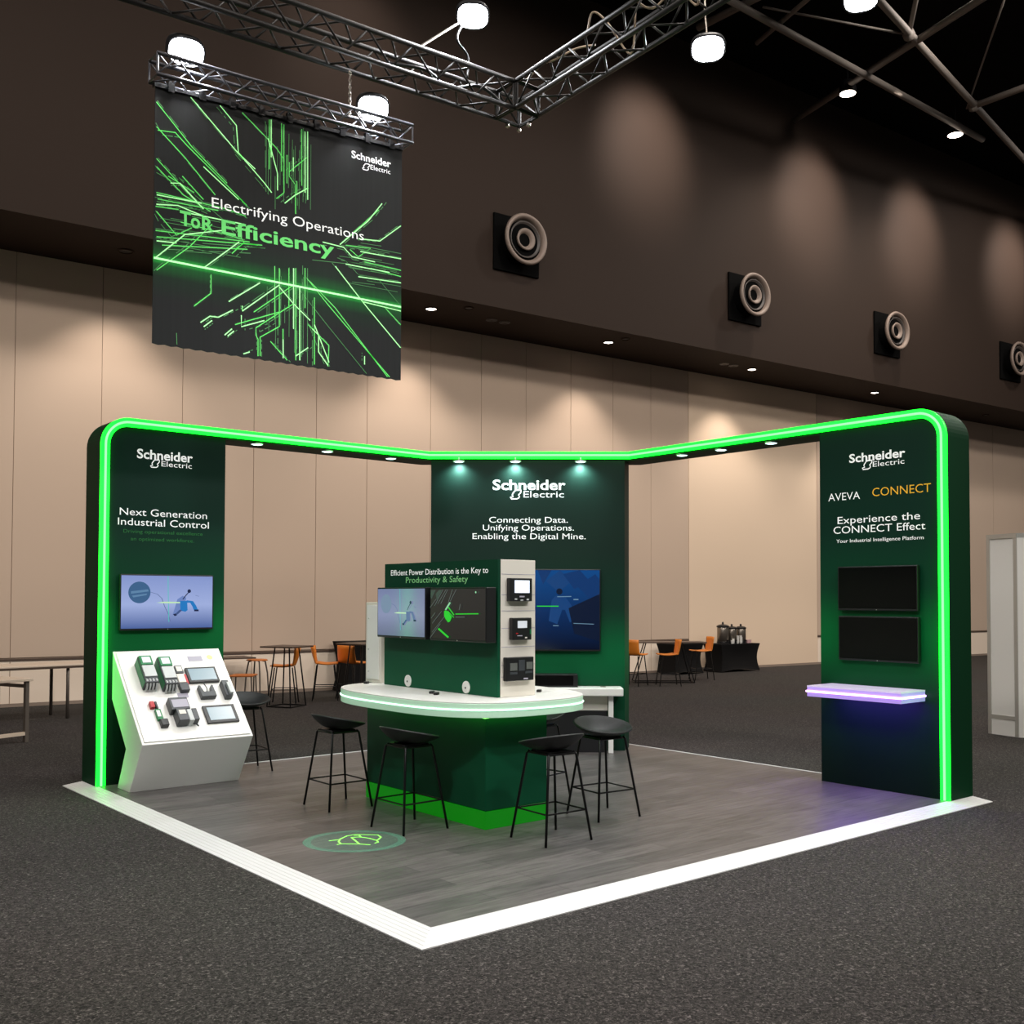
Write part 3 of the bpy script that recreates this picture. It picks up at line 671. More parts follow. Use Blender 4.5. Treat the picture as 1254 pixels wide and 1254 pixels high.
# ============================================================ TRUSSES
def truss(name, label, P0, P1, sx, sz, rc, rb, pitch, m, side, ends=True):
    # box truss; P0,P1 = lower outer chord, side = horizontal vector towards the inner chords
    P0, P1, side = Vector(P0), Vector(P1), Vector(side).normalized()*sx
    t = thing(name, label, 'truss', tuple(P0))
    up_ = Vector((0, 0, sz)); L = (P1-P0).length; d = (P1-P0)/L
    C_ = [P0, P0+side, P0+side+up_, P0+up_]
    for c in C_: put('chord', MB().tube([c, c+d*L], rc, 10), m, t, world=True, smooth=True)
    n = max(2, round(L/pitch))
    for a, b in ((0,1),(1,2),(2,3),(3,0)):
        for k in range(n):
            q0, q1 = (a, b) if k % 2 == 0 else (b, a)
            put('brace', MB().tube([C_[q0]+d*(L*k/n), C_[q1]+d*(L*(k+1)/n)], rb, 6), m, t, world=True, smooth=True)
    if ends:
        for s_ in (0.004, L-.004):
            put('end_frame', MB().tube([c+d*s_ for c in C_], rb*1.3, 6, closed=True), m, t, world=True)
    return t
CZ0 = 6.54
truss('lighting_truss', 'long black box truss running from the corner to the upper left above the banner', (3.35, 3.6, 6.52), (-1.6, 3.6, 6.285), .28, .265, .024, .0105, .235, m_truss, (0,-1,0))
truss('lighting_truss', 'black box truss running from the corner towards the upper right', (3.65, 3.30, 6.53), (3.65, -.75, 6.74), .28, .265, .024, .0105, .235, m_truss, (-1,0,0))
tc_ = thing('truss_corner', 'black truss corner block joining the two long trusses', 'truss corner', (3.65, 3.6, CZ0))
cb = [(3.65,3.6),(3.37,3.6),(3.37,3.32),(3.65,3.32)]
for z in (CZ0-.012, CZ0+.255): put('corner_frame', MB().tube([(x, y, z) for x, y in cb], .022, 8, closed=True), m_truss, tc_, world=True)
for x, y in cb: put('corner_post', MB().tube([(x, y, CZ0-.012), (x, y, CZ0+.255)], .022, 8), m_truss, tc_, world=True)
for a, b in ((0,1),(1,2),(2,3),(3,0)): put('brace', MB().tube([(*cb[a], CZ0), (*cb[b], CZ0+.25)], .011, 6), m_truss, tc_, world=True)
for x, y in ((3.65,3.6),(3.5,3.6),(3.65,3.45)): put('coupler', MB().lathe([(.012,0),(.022,.01),(.022,.03),(.012,.04)], 12, Matrix.Translation((x, y, CZ0-.072))), m_steel, tc_, world=True)
# cables slung over the right arm
def cable(label, pts, r=.010, m=m_cable):
    P = [Vector(p) for p in pts]; Q = []
    for i in range(len(P)-1):
        p0, p1, p2, p3 = P[max(i-1,0)], P[i], P[i+1], P[min(i+2, len(P)-1)]
        for k in range(6):
            u = k/6; Q.append(.5*((2*p1)+(p2-p0)*u+(2*p0-5*p1+4*p2-p3)*u*u+(3*p1-p0-3*p2+p3)*u**3))
    Q.append(P[-1])
    return tag(put('power_cable', MB().tube(Q, r, 7), m, smooth=True), label, 'cable')
cable('pale cable looped over the right truss arm nearest the corner', [(3.45,3.25,6.80),(3.42,3.0,6.84),(3.38,2.75,6.78),(3.5,2.6,6.86),(3.55,2.4,6.83)])
cable('pale cable hanging in a high loop over the right truss arm', [(3.40,2.35,6.86),(3.37,2.25,7.0),(3.45,2.15,6.9),(3.6,2.0,6.60),(3.5,1.85,6.88)], .009)
cable('pale cable drooping across the right truss arm farthest from the corner', [(3.38,1.75,6.90),(3.45,1.6,6.78),(3.58,1.45,6.93),(3.62,1.25,6.72),(3.45,1.1,6.95)], .009)
cable('dark cable bundle lying inside the left truss beside the corner', [(3.3,3.45,6.60),(3.0,3.42,6.66),(2.7,3.5,6.58),(2.4,3.45,6.63),(2.0,3.45,6.56)], .016, m_black)

# banner truss and banner
BY = 3.56
truss('banner_truss', 'slim grey truss carrying the hanging green banner', (-.10, 3.62, 5.775), (2.26, 3.62, 5.908), .17, .165, .0165, .0075, .155, m_truss2, (0,-1,0))
ba = thing('hanging_banner', 'large hanging black banner with printed green circuit lines and electrifying operations headline', 'banner', (1.07, BY, 5.75))
BX0, BX1 = -.072, 2.212
def btop(x): return 5.722 + (x-BX0)/(BX1-BX0)*.142
def bbot(x): return 3.722 + (x-BX0)/(BX1-BX0)*.024
NBX = 46
fb = MB(); v = []
for k in range(NBX+1):
    x = BX0+(BX1-BX0)*k/NBX
    v += [(x, BY, btop(x)), (x, BY, bbot(x) - (.008 if k % 2 else 0))]
fb.add(v, [(2*k, 2*k+1, 2*k+3, 2*k+2) for k in range(NBX)])
nt, N, Lk, B = nodes(m_banner)
tc = N.new('ShaderNodeTexCoord'); sp = N.new('ShaderNodeSeparateXYZ'); Lk.new(tc.outputs['Object'], sp.inputs['Vector'])
def mth(op, a, b=None, **k):
    q = N.new('ShaderNodeMath'); q.operation = op
    for i, x in enumerate((a, b)):
        if x is None: continue
        if isinstance(x, (int, float)): q.inputs[i].default_value = x
        else: Lk.new(x, q.inputs[i])
    return q.outputs[0]
dz = mth('ABSOLUTE', mth('SUBTRACT', sp.outputs['Z'], mth('ADD', mth('MULTIPLY', sp.outputs['X'], .014), 4.385)))
hal = ramp(nt, [(0, (40, 190, 70)), (.10, (16, 92, 38)), (.35, (20, 42, 28)), (.8, (29, 31, 31))])
Lk.new(mth('MULTIPLY', dz, 2.6), hal.inputs['Fac'])
stv = N.new('ShaderNodeTexNoise'); mp = N.new('ShaderNodeMapping'); mp.inputs['Scale'].default_value = (26, 1, .5)
stv.inputs['Scale'].default_value = 1.5; Lk.new(tc.outputs['Object'], mp.inputs['Vector']); Lk.new(mp.outputs['Vector'], stv.inputs['Vector'])
sr = ramp(nt, [(.3, (232, 232, 232)), (.75, (255, 255, 255))]); Lk.new(stv.outputs['Fac'], sr.inputs['Fac'])
mx = N.new('ShaderNodeMix'); mx.data_type = 'RGBA'; mx.blend_type = 'MULTIPLY'; mx.inputs['Factor'].default_value = 1
Lk.new(hal.outputs['Color'], mx.inputs['A']); Lk.new(sr.outputs['Color'], mx.inputs['B']); Lk.new(mx.outputs['Result'], B.inputs['Base Color'])
cloth = put('fabric', fb, m_banner, ba, world=True, solid=.006)
bar = MB().prism([(BX0-.01, BY-.02, btop(BX0)-.002), (BX1+.01, BY-.02, btop(BX1)-.002), (BX1+.01, BY-.02, btop(BX1)+.028), (BX0-.01, BY-.02, btop(BX0)+.028)], (0, .05, 0))
put('top_bar', bar, m_black, ba, world=True)
for k in range(9):
    x = BX0+.12+k*(BX1-BX0-.24)/8; put('clip', MB().box((x-.025, BY-.03, btop(x)-.02), (x+.025, BY-.0205, btop(x)+.05)).box((x-.012,BY-.01,btop(x)+.03),(x+.012,BY+.03,btop(x)+.075)), m_blackmetal, ba, world=True)
LINES = [[(0.209,5.736),(0.61,5.394),(0.766,5.3)],[(0.454,5.736),(0.597,5.614),(0.616,5.396),(0.851,5.204),(0.916,5.141)],[(0.647,5.736),(0.955,5.53),(1.02,5.458)],[(-0.063,5.604),(0.223,5.334),(0.522,5.118)],[(-0.051,5.386),(0.089,5.408),(0.185,5.332),(0.381,5.197),(0.686,4.985)],[(-0.06,5.411),(0.167,5.233),(0.423,4.997)],[(-0.057,5.162),(0.132,5.008),(0.306,4.873)],[(-0.056,5.098),(0.161,4.931),(0.385,4.854)],[(-0.056,5.052),(0.208,4.981),(0.505,4.806),(0.628,4.68)],[(0.15,5.078),(0.325,4.935)],[(0.037,5.049),(0.247,4.972)],[(0.056,4.998),(0.132,5.017),(0.326,4.859)],[(-0.054,4.896),(0.152,4.901),(0.524,4.907),(0.687,4.888)],[(-0.053,4.804),(0.115,4.836),(0.327,4.802)],[(-0.052,4.749),(0.108,4.601),(0.231,4.685)],[(0.322,5.2),(0.624,5.009)],[(0.624,5.028),(0.697,4.978)],[(0.888,5.75),(0.892,5.333)],[(0.905,5.755),(0.908,5.437)],[(1.0,5.753),(1.004,5.343)],[(1.022,5.749),(1.028,5.169),(0.959,5.102)],[(1.053,5.497),(1.055,5.256)],[(1.075,5.443),(1.076,5.322),(1.132,5.266),(1.139,5.016)],[(1.112,5.493),(1.113,5.372)],[(1.147,5.3),(1.148,5.179)],[(1.189,5.758),(1.194,5.272)],[(1.221,5.747),(1.225,5.219)],[(1.245,5.754),(1.251,5.165)],[(1.035,5.081),(1.133,5.176),(1.254,5.267)],[(1.076,5.362),(1.24,5.528)],[(0.879,5.588),(0.968,5.314),(0.969,5.174)],[(0.946,5.288),(0.949,5.01)],[(1.999,5.318),(1.853,5.123),(1.568,4.849)],[(2.202,5.162),(1.977,4.971),(1.757,4.943)],[(1.399,4.833),(1.606,4.833),(1.691,4.768),(1.928,4.771)],[(1.585,4.865),(1.968,5.254)],[(1.753,4.93),(1.992,4.984),(2.204,5.166)],[(1.544,4.727),(1.628,4.717),(1.756,4.623),(1.951,4.634),(2.209,4.426)],[(1.524,4.649),(1.768,4.42),(1.855,4.342),(2.211,4.042)],[(1.627,4.856),(1.883,4.884),(1.754,4.781),(1.669,4.828)],[(1.754,4.884),(2.206,4.906)],[(1.775,4.832),(2.206,4.858)],[(1.819,4.748),(2.207,4.752)],[(1.884,4.705),(2.207,4.695)],[(1.756,4.604),(2.207,4.637)],[(1.628,4.689),(2.083,4.708)],[(1.8,4.389),(2.209,4.378)],[(2.041,4.376),(2.21,4.253)],[(1.3,4.657),(1.67,4.698)],[(0.95,4.53),(0.954,4.091)],[(0.992,4.521),(0.997,4.028)],[(1.031,4.016),(1.033,3.805)],[(1.08,4.54),(1.083,4.203)],[(1.123,4.548),(1.128,4.033)],[(1.144,4.553),(1.152,3.77)],[(1.183,4.4),(1.189,3.775)],[(1.231,4.571),(1.234,4.23)],[(1.255,4.576),(1.262,3.759)],[(1.323,4.336),(1.328,3.76)],[(0.819,4.364),(0.547,4.157)],[(0.993,4.38),(0.665,4.101),(0.665,4.144)],[(1.124,4.406),(0.766,4.111)],[(1.126,4.246),(0.786,3.984),(0.787,3.923),(0.806,3.892),(0.807,3.753)],[(0.993,4.363),(1.126,4.246),(1.285,4.131)],[(0.992,4.151),(0.603,3.979)],[(0.86,4.057),(0.658,3.971),(0.657,4.065)],[(1.252,4.485),(1.465,4.29),(2.09,3.757)],[(1.282,4.464),(1.527,4.283),(2.067,3.754)],[(1.144,4.41),(1.446,4.123),(1.848,3.752)],[(1.265,4.092),(1.468,3.944),(1.46,3.761)],[(1.325,4.102),(1.47,3.799)],[(1.305,4.063),(1.366,4.019),(1.367,3.874),(1.46,3.77)],[(0.918,3.892),(1.072,3.758)],[(1.15,3.805),(1.267,3.895)],[(0.395,4.348),(0.396,4.196),(0.259,4.07)],[(0.312,3.946),(0.39,4.01),(0.46,4.014),(0.584,4.095)],[(0.515,3.879),(0.577,3.94)],[(0.339,3.917),(0.408,3.979)],[(0.541,3.875),(0.595,3.926)],[(0.118,3.83),(0.123,3.74)],[(0.993,4.028),(0.824,3.912),(0.826,3.756)],[(1.032,3.928),(1.034,3.77)],[(0.678,3.751),(0.733,3.776)],[(1.826,3.907),(1.826,3.833)],[(-0.054,4.388),(0.176,4.62),(0.487,4.724)],[(-0.045,4.292),(0.211,4.527),(0.399,4.755)],[(0.342,4.396),(0.632,4.663)],[(0.57,4.554),(0.668,4.662),(0.797,4.673)],[(-0.052,4.879),(0.31,4.902)],[(-0.044,4.848),(0.45,4.877)],[(-0.059,4.787),(0.123,4.806)],[(-0.057,4.599),(0.723,4.683)],[(-0.048,4.552),(0.835,4.681)],[(-0.006,4.496),(0.705,4.618)],[(-0.048,4.52),(0.109,4.538)],[(-0.059,4.754),(0.109,4.596),(0.192,4.657)],[(0.178,4.487),(0.401,4.518)],[(0.225,4.798),(0.667,4.817)],[(0.141,4.711),(0.399,4.704),(0.65,4.692)],[(0.613,4.753),(0.677,4.664),(0.596,4.595)]]
MB_ = Matrix.Translation((0, BY-.0095, 0)) @ Euler((PI/2, 0, 0)).to_matrix().to_4x4()
m_l1 = mat('banner_line_bright', (186, 255, 180), .5, emit=.40, ergb=(150, 255, 150)); m_l2 = mat('banner_line_green', (96, 226, 100), .5, emit=.22, ergb=(80, 230, 90)); m_l3 = mat('banner_line_dim', (66, 140, 74), .5, emit=.05, ergb=(66, 160, 74)); m_main = mat('banner_line_main', (190, 255, 190), .5, emit=.55, ergb=(150, 255, 150))  # printed lines are no light source; emission added so they look brighter
rnd = random.Random(3)
def inb(p): return (min(max(p[0], BX0+.006), BX1-.006), min(max(p[1], bbot(p[0])+.012), btop(p[0])-.012))
lay = [MB(), MB(), MB(), MB()]
for i, pts in enumerate(LINES):
    pts = [inb(p) for p in pts]
    k = rnd.choice((0, 0, 1, 1, 1, 2)); w = (.0085, .007, .0055)[k]
    lay[k].add(*(lambda r_: (r_.v, r_.f))(ribbon(pts, w)))
    if k < 2: lay[3].add(*(lambda r_: (r_.v, r_.f))(ribbon(pts, .024)))
    if k < 2:                                      # a fainter echo stroke beside it, broken into dashes
        dx, dz_ = rnd.uniform(-.05, .05), rnd.uniform(-.03, .03)
        for a, b in zip(pts[:-1], pts[1:]):
            u = 0
            while u < .92:
                e = min(1, u+rnd.uniform(.12, .35)); g = lambda q: inb((a[0]+(b[0]-a[0])*q+dx, a[1]+(b[1]-a[1])*q+dz_))
                g0, g1 = g(u), g(e)
                if math.dist(g0, g1) > .01: lay[2].add(*(lambda r_: (r_.v, r_.f))(ribbon([g0, g1], .006)))
                u = e+rnd.uniform(.04, .2)
for k in range(26):                                # fine fading strokes of the bundles
    x = .86+rnd.random()*.42; top = rnd.random() < .5
    z0, z1 = (5.05+rnd.random()*.2, 5.45+rnd.random()*.28) if top else (3.77+rnd.random()*.3, 4.2+rnd.random()*.3)
    lay[2].add(*(lambda r_: (r_.v, r_.f))(ribbon([(x, z0), (x, z1)], .0045)))
for k in range(30):
    z = 4.50+rnd.random()*.42; right = rnd.random() < .45
    a = 1.55+rnd.random()*.3 if right else -.06+rnd.random()*.25; b = a+.15+rnd.random()*.4
    lay[2].add(*(lambda r_: (r_.v, r_.f))(ribbon([inb((a, z)), inb((b, z+.02))], .0045)))
for k, (mb, mm) in enumerate(zip(lay, (m_l1, m_l2, m_l3, mat('banner_line_halo', (60, 150, 70), .5, alpha=.25)))):
    put('printed_lines', mb.xf(Matrix.Translation((0, 0, -.0004*k))).xf(MB_), mm, cloth, world=True)
put('printed_lines', ribbon([(BX0+.004, 4.384), (BX1-.004, 4.416)], .016).xf(Matrix.Translation((0,0,.0004))).xf(MB_), m_main, cloth, world=True)
def btext(txt, x0, x1, z, cap, bold, m, tilt=0.):
    for mb in ([symbol_mb(0, 0, x1-x0, cap)] if txt == 'sym' else text_mb(txt, x1-x0, cap, bold)): put('logo_mark' if txt == 'sym' else 'lettering', mb.xf(Matrix.Translation((x0, z, .0012)) @ Matrix.Rotation(tilt, 4, 'Z')).xf(MB_), m, cloth, world=True)
m_btg = mat('banner_green_lettering', (104, 222, 112), .5, emit=.15, ergb=(90, 220, 100))  # printed words, brightened by added emission
btext('Schneider', 1.679, 2.092, 5.649, .066, .02, m_text, .05); btext('Electric', 1.874, 2.085, 5.596, .045, 0, m_text, .05); btext('sym', 1.789, 1.865, 5.572, .062, 0, m_text, .05)
btext('Electrifying Operations', .395, 1.811, 4.891, .086, 0, m_text, .033); btext('To', .135, .30, 4.691, .116, .03, m_btg, .02); btext('R', .315, .41, 4.694, .105, .03, m_btg, .02); btext('Efficiency', .48, 1.514, 4.70, .118, .02, m_btg, .033)
ch = thing('hanging_chain', 'short steel chain holding the banner truss below the long truss', 'chain', (1.657, 3.55, 6.08))
zz = 6.02
k = 0
while zz < 6.42:
    a = PI/2*(k % 2); mb = MB().tube([(1.657+.011*math.cos(q)*math.cos(a), 3.55+.011*math.cos(q)*math.sin(a), zz+.02*math.sin(q)) for q in [2*PI*i/10 for i in range(10)]], .0045, 5, closed=True)
    put('link', mb, m_steel, ch, world=True); zz += .031; k += 1

# ============================================================ FLOODLIGHTS
CAM = Vector((-3.0111, -4.3269, 1.7629))
def flood(label, pos, sc, hang, aim=(-1.2, -3.2, .5)):
    pos = Vector(pos); d = (Vector(aim)-pos).normalized()
    q = d.to_track_quat('Z', 'Y').to_matrix().to_4x4()
    t = thing('floodlight', label, 'floodlight', tuple(pos))
    M = Matrix.Translation(pos) @ q @ Matrix.Scale(sc, 4)
    def sup(a, b, z, n=32): return [(a*math.copysign(abs(math.cos(2*PI*i/n))**.75, math.cos(2*PI*i/n)), b*math.copysign(abs(math.sin(2*PI*i/n))**.75, math.sin(2*PI*i/n)), z) for i in range(n)]
    put('housing', MB().prism(sup(.15, .115, -.10), (0, 0, .095)).xf(M), m_black, t, world=True, bevel=.006)
    lens = MB(); n = 32; lens.v = [Vector(p) for p in sup(.135, .10, -.002)] + [Vector(p) for p in sup(.10, .072, .016)] + [Vector((0, 0, .022))]
    lens.f = [(i, (i+1) % n, n+(i+1) % n, n+i) for i in range(n)] + [(n+i, n+(i+1) % n, 2*n) for i in range(n)]
    put('lens', lens.xf(M), m_flood, t, world=True, smooth=True)
    arm = MB()
    for p in hang: pass
    put('bracket', MB().tube([pos-d*.05*sc] + [Vector(p) for p in hang], .012, 7), m_steel, t, world=True)
    return pos, d
FL = []
FL.append(flood('bright floodlight at the left end of the banner truss', (.27-.08, 3.60, 6.10), 1.0, [(.17,3.60,6.02),(.17,3.50,5.96)]))
FL.append(flood('bright floodlight near the right end of the banner truss', (1.93, 3.60, 6.185), 1.0, [(1.93,3.60,6.1),(1.93,3.52,6.04)]))
FL.append(flood('bright floodlight on a boom above the long truss, top centre', (3.094, 3.647, 7.474), 1.1, [(2.7,3.55,7.15),(2.25,3.38,6.75)]))
FL.append(flood('bright floodlight hanging high right of the truss corner', (6.268, 3.327, 8.111), 1.35, [(6.3,3.4,8.6),(6.3,3.4,14.6)]))
FL.append(flood('bright floodlight cut by the top edge of the picture', (7.62, 2.19, 8.70), 1.35, [(7.65,2.2,9.2),(7.65,2.2,14.6)]))
cable('short dark cable trailing from the boom floodlight to the truss', [(3.0,3.66,7.40),(2.88,3.62,7.16),(3.0,3.6,7.02),(2.95,3.55,6.78)], .013, m_black)

# ============================================================ ROOF
ROOF = []
def roof(label, a, b, r=.075):
    o = put('roof_beam', MB().tube([a, b], r, 10), m_pipe, smooth=True); tag(o, label, 'roof beam'); ROOF.append(o); return o
def fz(x, y, z=13.4): return (x, y, z)
roof('thick grey roof pipe rising to the right through the upper pipe junction', fz(18.2,10.6), fz(15.6,1.6))
roof('grey roof pipe from the upper junction down towards the right edge', fz(13.2,6.1), fz(29,8.6))
roof('grey roof pipe crossing behind the warm lamps', fz(11.0,8.2,13.3), fz(22.5,7.95,13.3))
roof('short grey roof pipe rising right from the lower junction', fz(20.79,7.34), fz(20.79,2.5))
roof('grey roof pipe at upper left beside the bright floodlight', fz(13.2,9.3), fz(13.4,3.5))
roof('thin grey roof pipe rising to the top edge left of the junction', fz(14.6,8.9), fz(13.1,4.5), .05)
roof('slim upright roof strut at the upper pipe junction', fz(16.718,6.677), fz(15.2,5.3,14.6), .05)
roof('thin roof cable slanting from the lower junction to the top edge', fz(20.79,7.5), fz(16.6,4.2,14.3), .022)
roof('thin roof wire running level between the pipes', fz(13.6,8.0), fz(16.7,6.7), .022)
for x, y, k in ((16.72,6.68,0),(20.79,7.34,3)):
    put('pipe_joint', MB().lathe([(.0,-.13),(.09,-.1),(.13,0),(.09,.1),(0,.13)], 16, Matrix.Translation((x,y,13.4))), m_pipe, ROOF[k], smooth=True, world=True)
WARM = []
for x, y, z, lb in ((17.7,8.72,13.25,'left of the two warm round lamps below the roof pipes'), (21.6,8.2,13.25,'right one of the two warm round lamps below the roof pipes')):
    t = thing('roof_lamp', lb, 'lamp', (x, y, z))
    put('housing', MB().lathe([(.10,.30),(.17,.22),(.20,.0),(.18,-.01)], 24, Matrix.Translation((x,y,z))), m_black, t, world=True)
    put('lens', MB().lathe([(.18,-.008),(.12,-.03),(.0,-.04)], 24, Matrix.Translation((x,y,z))), m_warm, t, world=True)
    put('stem', MB().tube([(x,y,z+.28),(x,y,14.6)], .02, 6), m_black, t, world=True)
    WARM.append((x, y, z-.08))
# round air diffusers on the bulkhead
def nozzle(s, z, label):
    t = thing('air_diffuser', label, 'air diffuser', tuple(wp(s, 1.9, z)), (PI/2, 0, WALL_A), 'round air diffusers on the bulkhead')
    put('backing_plate', MB().box((-.54,-.56,.0),(.54,.54,.05)), m_matte, t, bevel=.01)
    put('neck', MB().lathe([(.40,.05),(.40,.27)], 32, Matrix()), m_matte, t)
    Mt = Matrix.Translation((.02,.04,0))
    put('outer_ring', MB().lathe([(.40,.26),(.475,.28),(.50,.33),(.475,.37),(.43,.36),(.395,.30),(.395,.26)], 40, Mt), m_ring, t, smooth=True)
    put('middle_ring', MB().lathe([(.31,.24),(.345,.27),(.36,.31),(.335,.31),(.30,.25)], 36, Mt), m_middle, t, smooth=True)
    put('inner_ring', MB().lathe([(.12,.20),(.17,.24),(.215,.33),(.19,.345),(.13,.28),(.10,.22)], 32, Mt), m_ring, t, smooth=True)
    put('hub', MB().lathe([(.055,.05),(.055,.24),(.03,.26),(0,.262)], 16, Mt), m_middle, t, smooth=True)
    put('spoke', MB().box((-.40,-.015,.22),(.40,.015,.25)).xf(Mt @ Matrix.Rotation(.5,4,'Z')), m_bulk, t)
    return t
n0 = nozzle(7.06, 8.66, 'round air diffuser nearest the banner, largest of the row on the dark wall')
for s, z, lb in ((13.55,8.70,'second round air diffuser from the banner on the dark wall'), (18.95,8.68,'third round air diffuser from the banner on the dark wall'), (24.9,8.76,'round air diffuser at the right edge of the picture on the dark wall')):
    place_copy(n0, tuple(wp(s, 1.9, z)), (PI/2, 0, WALL_A), lb)
# soffit downlights
def downlight(s, off, label, lit, r=.105):
    p = wp(s, off, SOF)
    t = thing('downlight', label, 'downlight', tuple(p))
    Mp = Matrix.Translation(p)
    put('trim_ring', MB().lathe([(r,-.002),(r*1.28,-.002),(r*1.28,-.014),(r,-.02),(r*.95,-.004)], 28, Mp), m_blackmetal if lit else m_bulk, t, world=True)
    put('lens', MB().lathe([(r*.96,-.006),(r*.5,-.012 if not lit else -.02),(0,-.014 if not lit else -.024)], 24, Mp), m_warm if lit else m_darklens, t, world=True)
    return p
DOWN = []
for s, lb in ((-.1,'round downlight under the bulkhead left of the banner'), (5.64,'bright downlight just right of the banner'), (10.14,'bright downlight above the back wall of the stand'), (14.73,'bright downlight right of the back wall of the stand'), (19.6,'lit downlight over the right arm of the portal')):
    DOWN.append(downlight(s, 1.08, lb, s > 0))
for s, off, lb in ((6.2,1.55,'small unlit round fitting right of the bright downlight beside the banner'), (10.25,1.52,'small unlit round fitting beside the downlight above the back wall'), (25.27,.94,'unlit round fitting near the right edge under the bulkhead')):
    downlight(s, off, lb, False, .08)
t = thing('twin_fitting', 'unlit double round fitting under the bulkhead right of the banner', 'ceiling fitting', tuple(wp(7.2,1.1,SOF)))
for k in (-.16, .16): put('lens', MB().lathe([(.11,-.002),(.12,-.012),(.08,-.02),(.0,-.008)], 20, Matrix.Translation(wp(7.2+k,1.1,SOF))), m_darklens, t, world=True)
t = thing('twin_fitting', 'unlit double round fitting left of the rightmost bright downlight', 'ceiling fitting', tuple(wp(13.9,1.1,SOF)))
for k in (-.16, .16): put('lens', MB().lathe([(.11,-.002),(.12,-.012),(.08,-.02),(.0,-.008)], 20, Matrix.Translation(wp(13.9+k,1.1,SOF))), m_darklens, t, world=True)

# ============================================================ FURNITURE BEHIND
def bar_chair(label, loc, yaw, group='orange bar chairs'):
    t = thing('bar_chair', label, 'bar chair', loc, (0, 0, yaw), group)     # faces +x
    def sh(u, v):
        y = (v-.5)*.44*(1-.10*max(0,u-.5)); e = abs(v-.5)*2
        if u < .55: x = .22-.38*u/.55; z = .625-.02*math.sin(PI*u/.55)+.025*e**3*(.3+u)
        else:
            q = (u-.55)/.45; x = -.16-.10*q**.8; z = .625+.31*q**1.25
        x += .07*e**3*max(0, u-.45)/.55
        return (x, y, z)
    put('shell', MB().grid(sh, 14, 10), m_orange, t, smooth=True, solid=.02)
    f = []
    for a, b in ((-.14,-.17),(.15,-.17),(.15,.17),(-.14,.17)):
        c, d = a*1.5, b*1.25; put('leg', MB().tube([(a,b,.61),(c,d,.001)], .011, 7), m_blackmetal, t); f.append((a+(c-a)*.6, b+(d-b)*.6, .245))
    put('footrest', MB().tube(f, .008, 7, closed=True), m_blackmetal, t)
    return t
c0 = bar_chair('orange bar chair behind the left high table', (5.2, 11.50, 0), 2.55)
place_copy(c0, (6.05, 11.65, 0), (0,0,-.55), 'orange bar chair seen side-on, right of the left high table')
place_copy(c0, (6.55, 11.55, 0), (0,0,.25), 'orange bar chair in front of the black draped box, back towards the camera')
place_copy(c0, (12.42, 10.38, 0), (0,0,.3), 'orange bar chair beside the right edge of the green back wall')
place_copy(c0, (13.0, 9.95, 0), (0,0,2.5), 'orange bar chair at the middle of the right high table')
place_copy(c0, (14.75, 10.55, 0), (0,0,2.6), 'orange bar chair in front of the coffee table, at the end of the high table')
def high_table(label, loc, yaw, lx, ly, h, top):
    t = thing('high_table', label, 'table', loc, (0, 0, yaw))
    put('tabletop', MB().box((-lx/2,-ly/2,h-.025),(lx/2,ly/2,h)), top, t, bevel=.006)
    b = []
    for a, c in ((-1,-1),(1,-1),(1,1),(-1,1)):
        p0 = (a*lx*.22, c*ly*.22, h-.026); p1 = (a*lx*.36, c*ly*.36, .012); put('leg', MB().tube([p0, p1], .012, 7), m_blackmetal, t); b.append(p1)
    put('base_frame', MB().tube(b, .011, 7, closed=True), m_blackmetal, t)
    return t
high_table('square high table with splayed black legs in front of an orange chair', (5.0, 11.05, 0), .5, .62, .62, .985, m_darktop)
high_table('high table with dark top in front of the left black draped box', (6.35, 10.95, 0), .2, .62, .62, 1.0, m_darktop)
high_table('long high table right of the stand with orange chairs around it', (13.55, 10.60, 0), -.66, 1.75, .6, .86, m_darktop)
high_table('small dark high table at the right edge of the green back wall', (11.75, 10.75, 0), .1, .9, .5, .99, m_darktop)
t = thing('low_stool', 'low orange-topped stool with bent legs by the wall left of the high table', 'stool', (5.40, 12.95, 0), (0,0,.6))
put('seat', MB().lathe([(.0,.665),(.17,.665),(.19,.655),(.19,.64),(.0,.635)], 20), m_orangewood, t)
for k in range(4):
    a = PI/4+k*PI/2; c, s_ = math.cos(a), math.sin(a)
    put('leg', MB().tube([(c*.10,s_*.10,.637),(c*.15,s_*.15,.62),(c*.19,s_*.19,.42),(c*.22,s_*.22,.001)], .014, 7), m_greysteel, t)
t = thing('low_table', 'low dark table by the wall beside the white plinth', 'table', (4.72, 12.9, 0), (0,0,-.08))
put('tabletop', MB().box((-.5,-.3,.70),(.5,.3,.725)), m_darktop, t, bevel=.005); put('column', MB().tube([(0,0,.02),(0,0,.70)], .03, 10), m_greysteel, t); put('foot', MB().lathe([(.25,.001),(.25,.012),(.05,.03)], 24), m_greysteel, t)
t = thing('low_chair', 'low orange-seated chair under the low dark table', 'chair', (4.86, 12.35, 0), (0,0,.9))
put('seat', MB().box((-.2,-.2,.42),(.2,.2,.45)), m_orangewood, t, bevel=.01)
for a, b in ((-.17,-.17),(.17,-.17),(.17,.17),(-.17,.17)): put('leg', MB().tube([(a,b,.42),(a*1.1,b*1.1,.001)], .012, 7), m_greysteel, t)
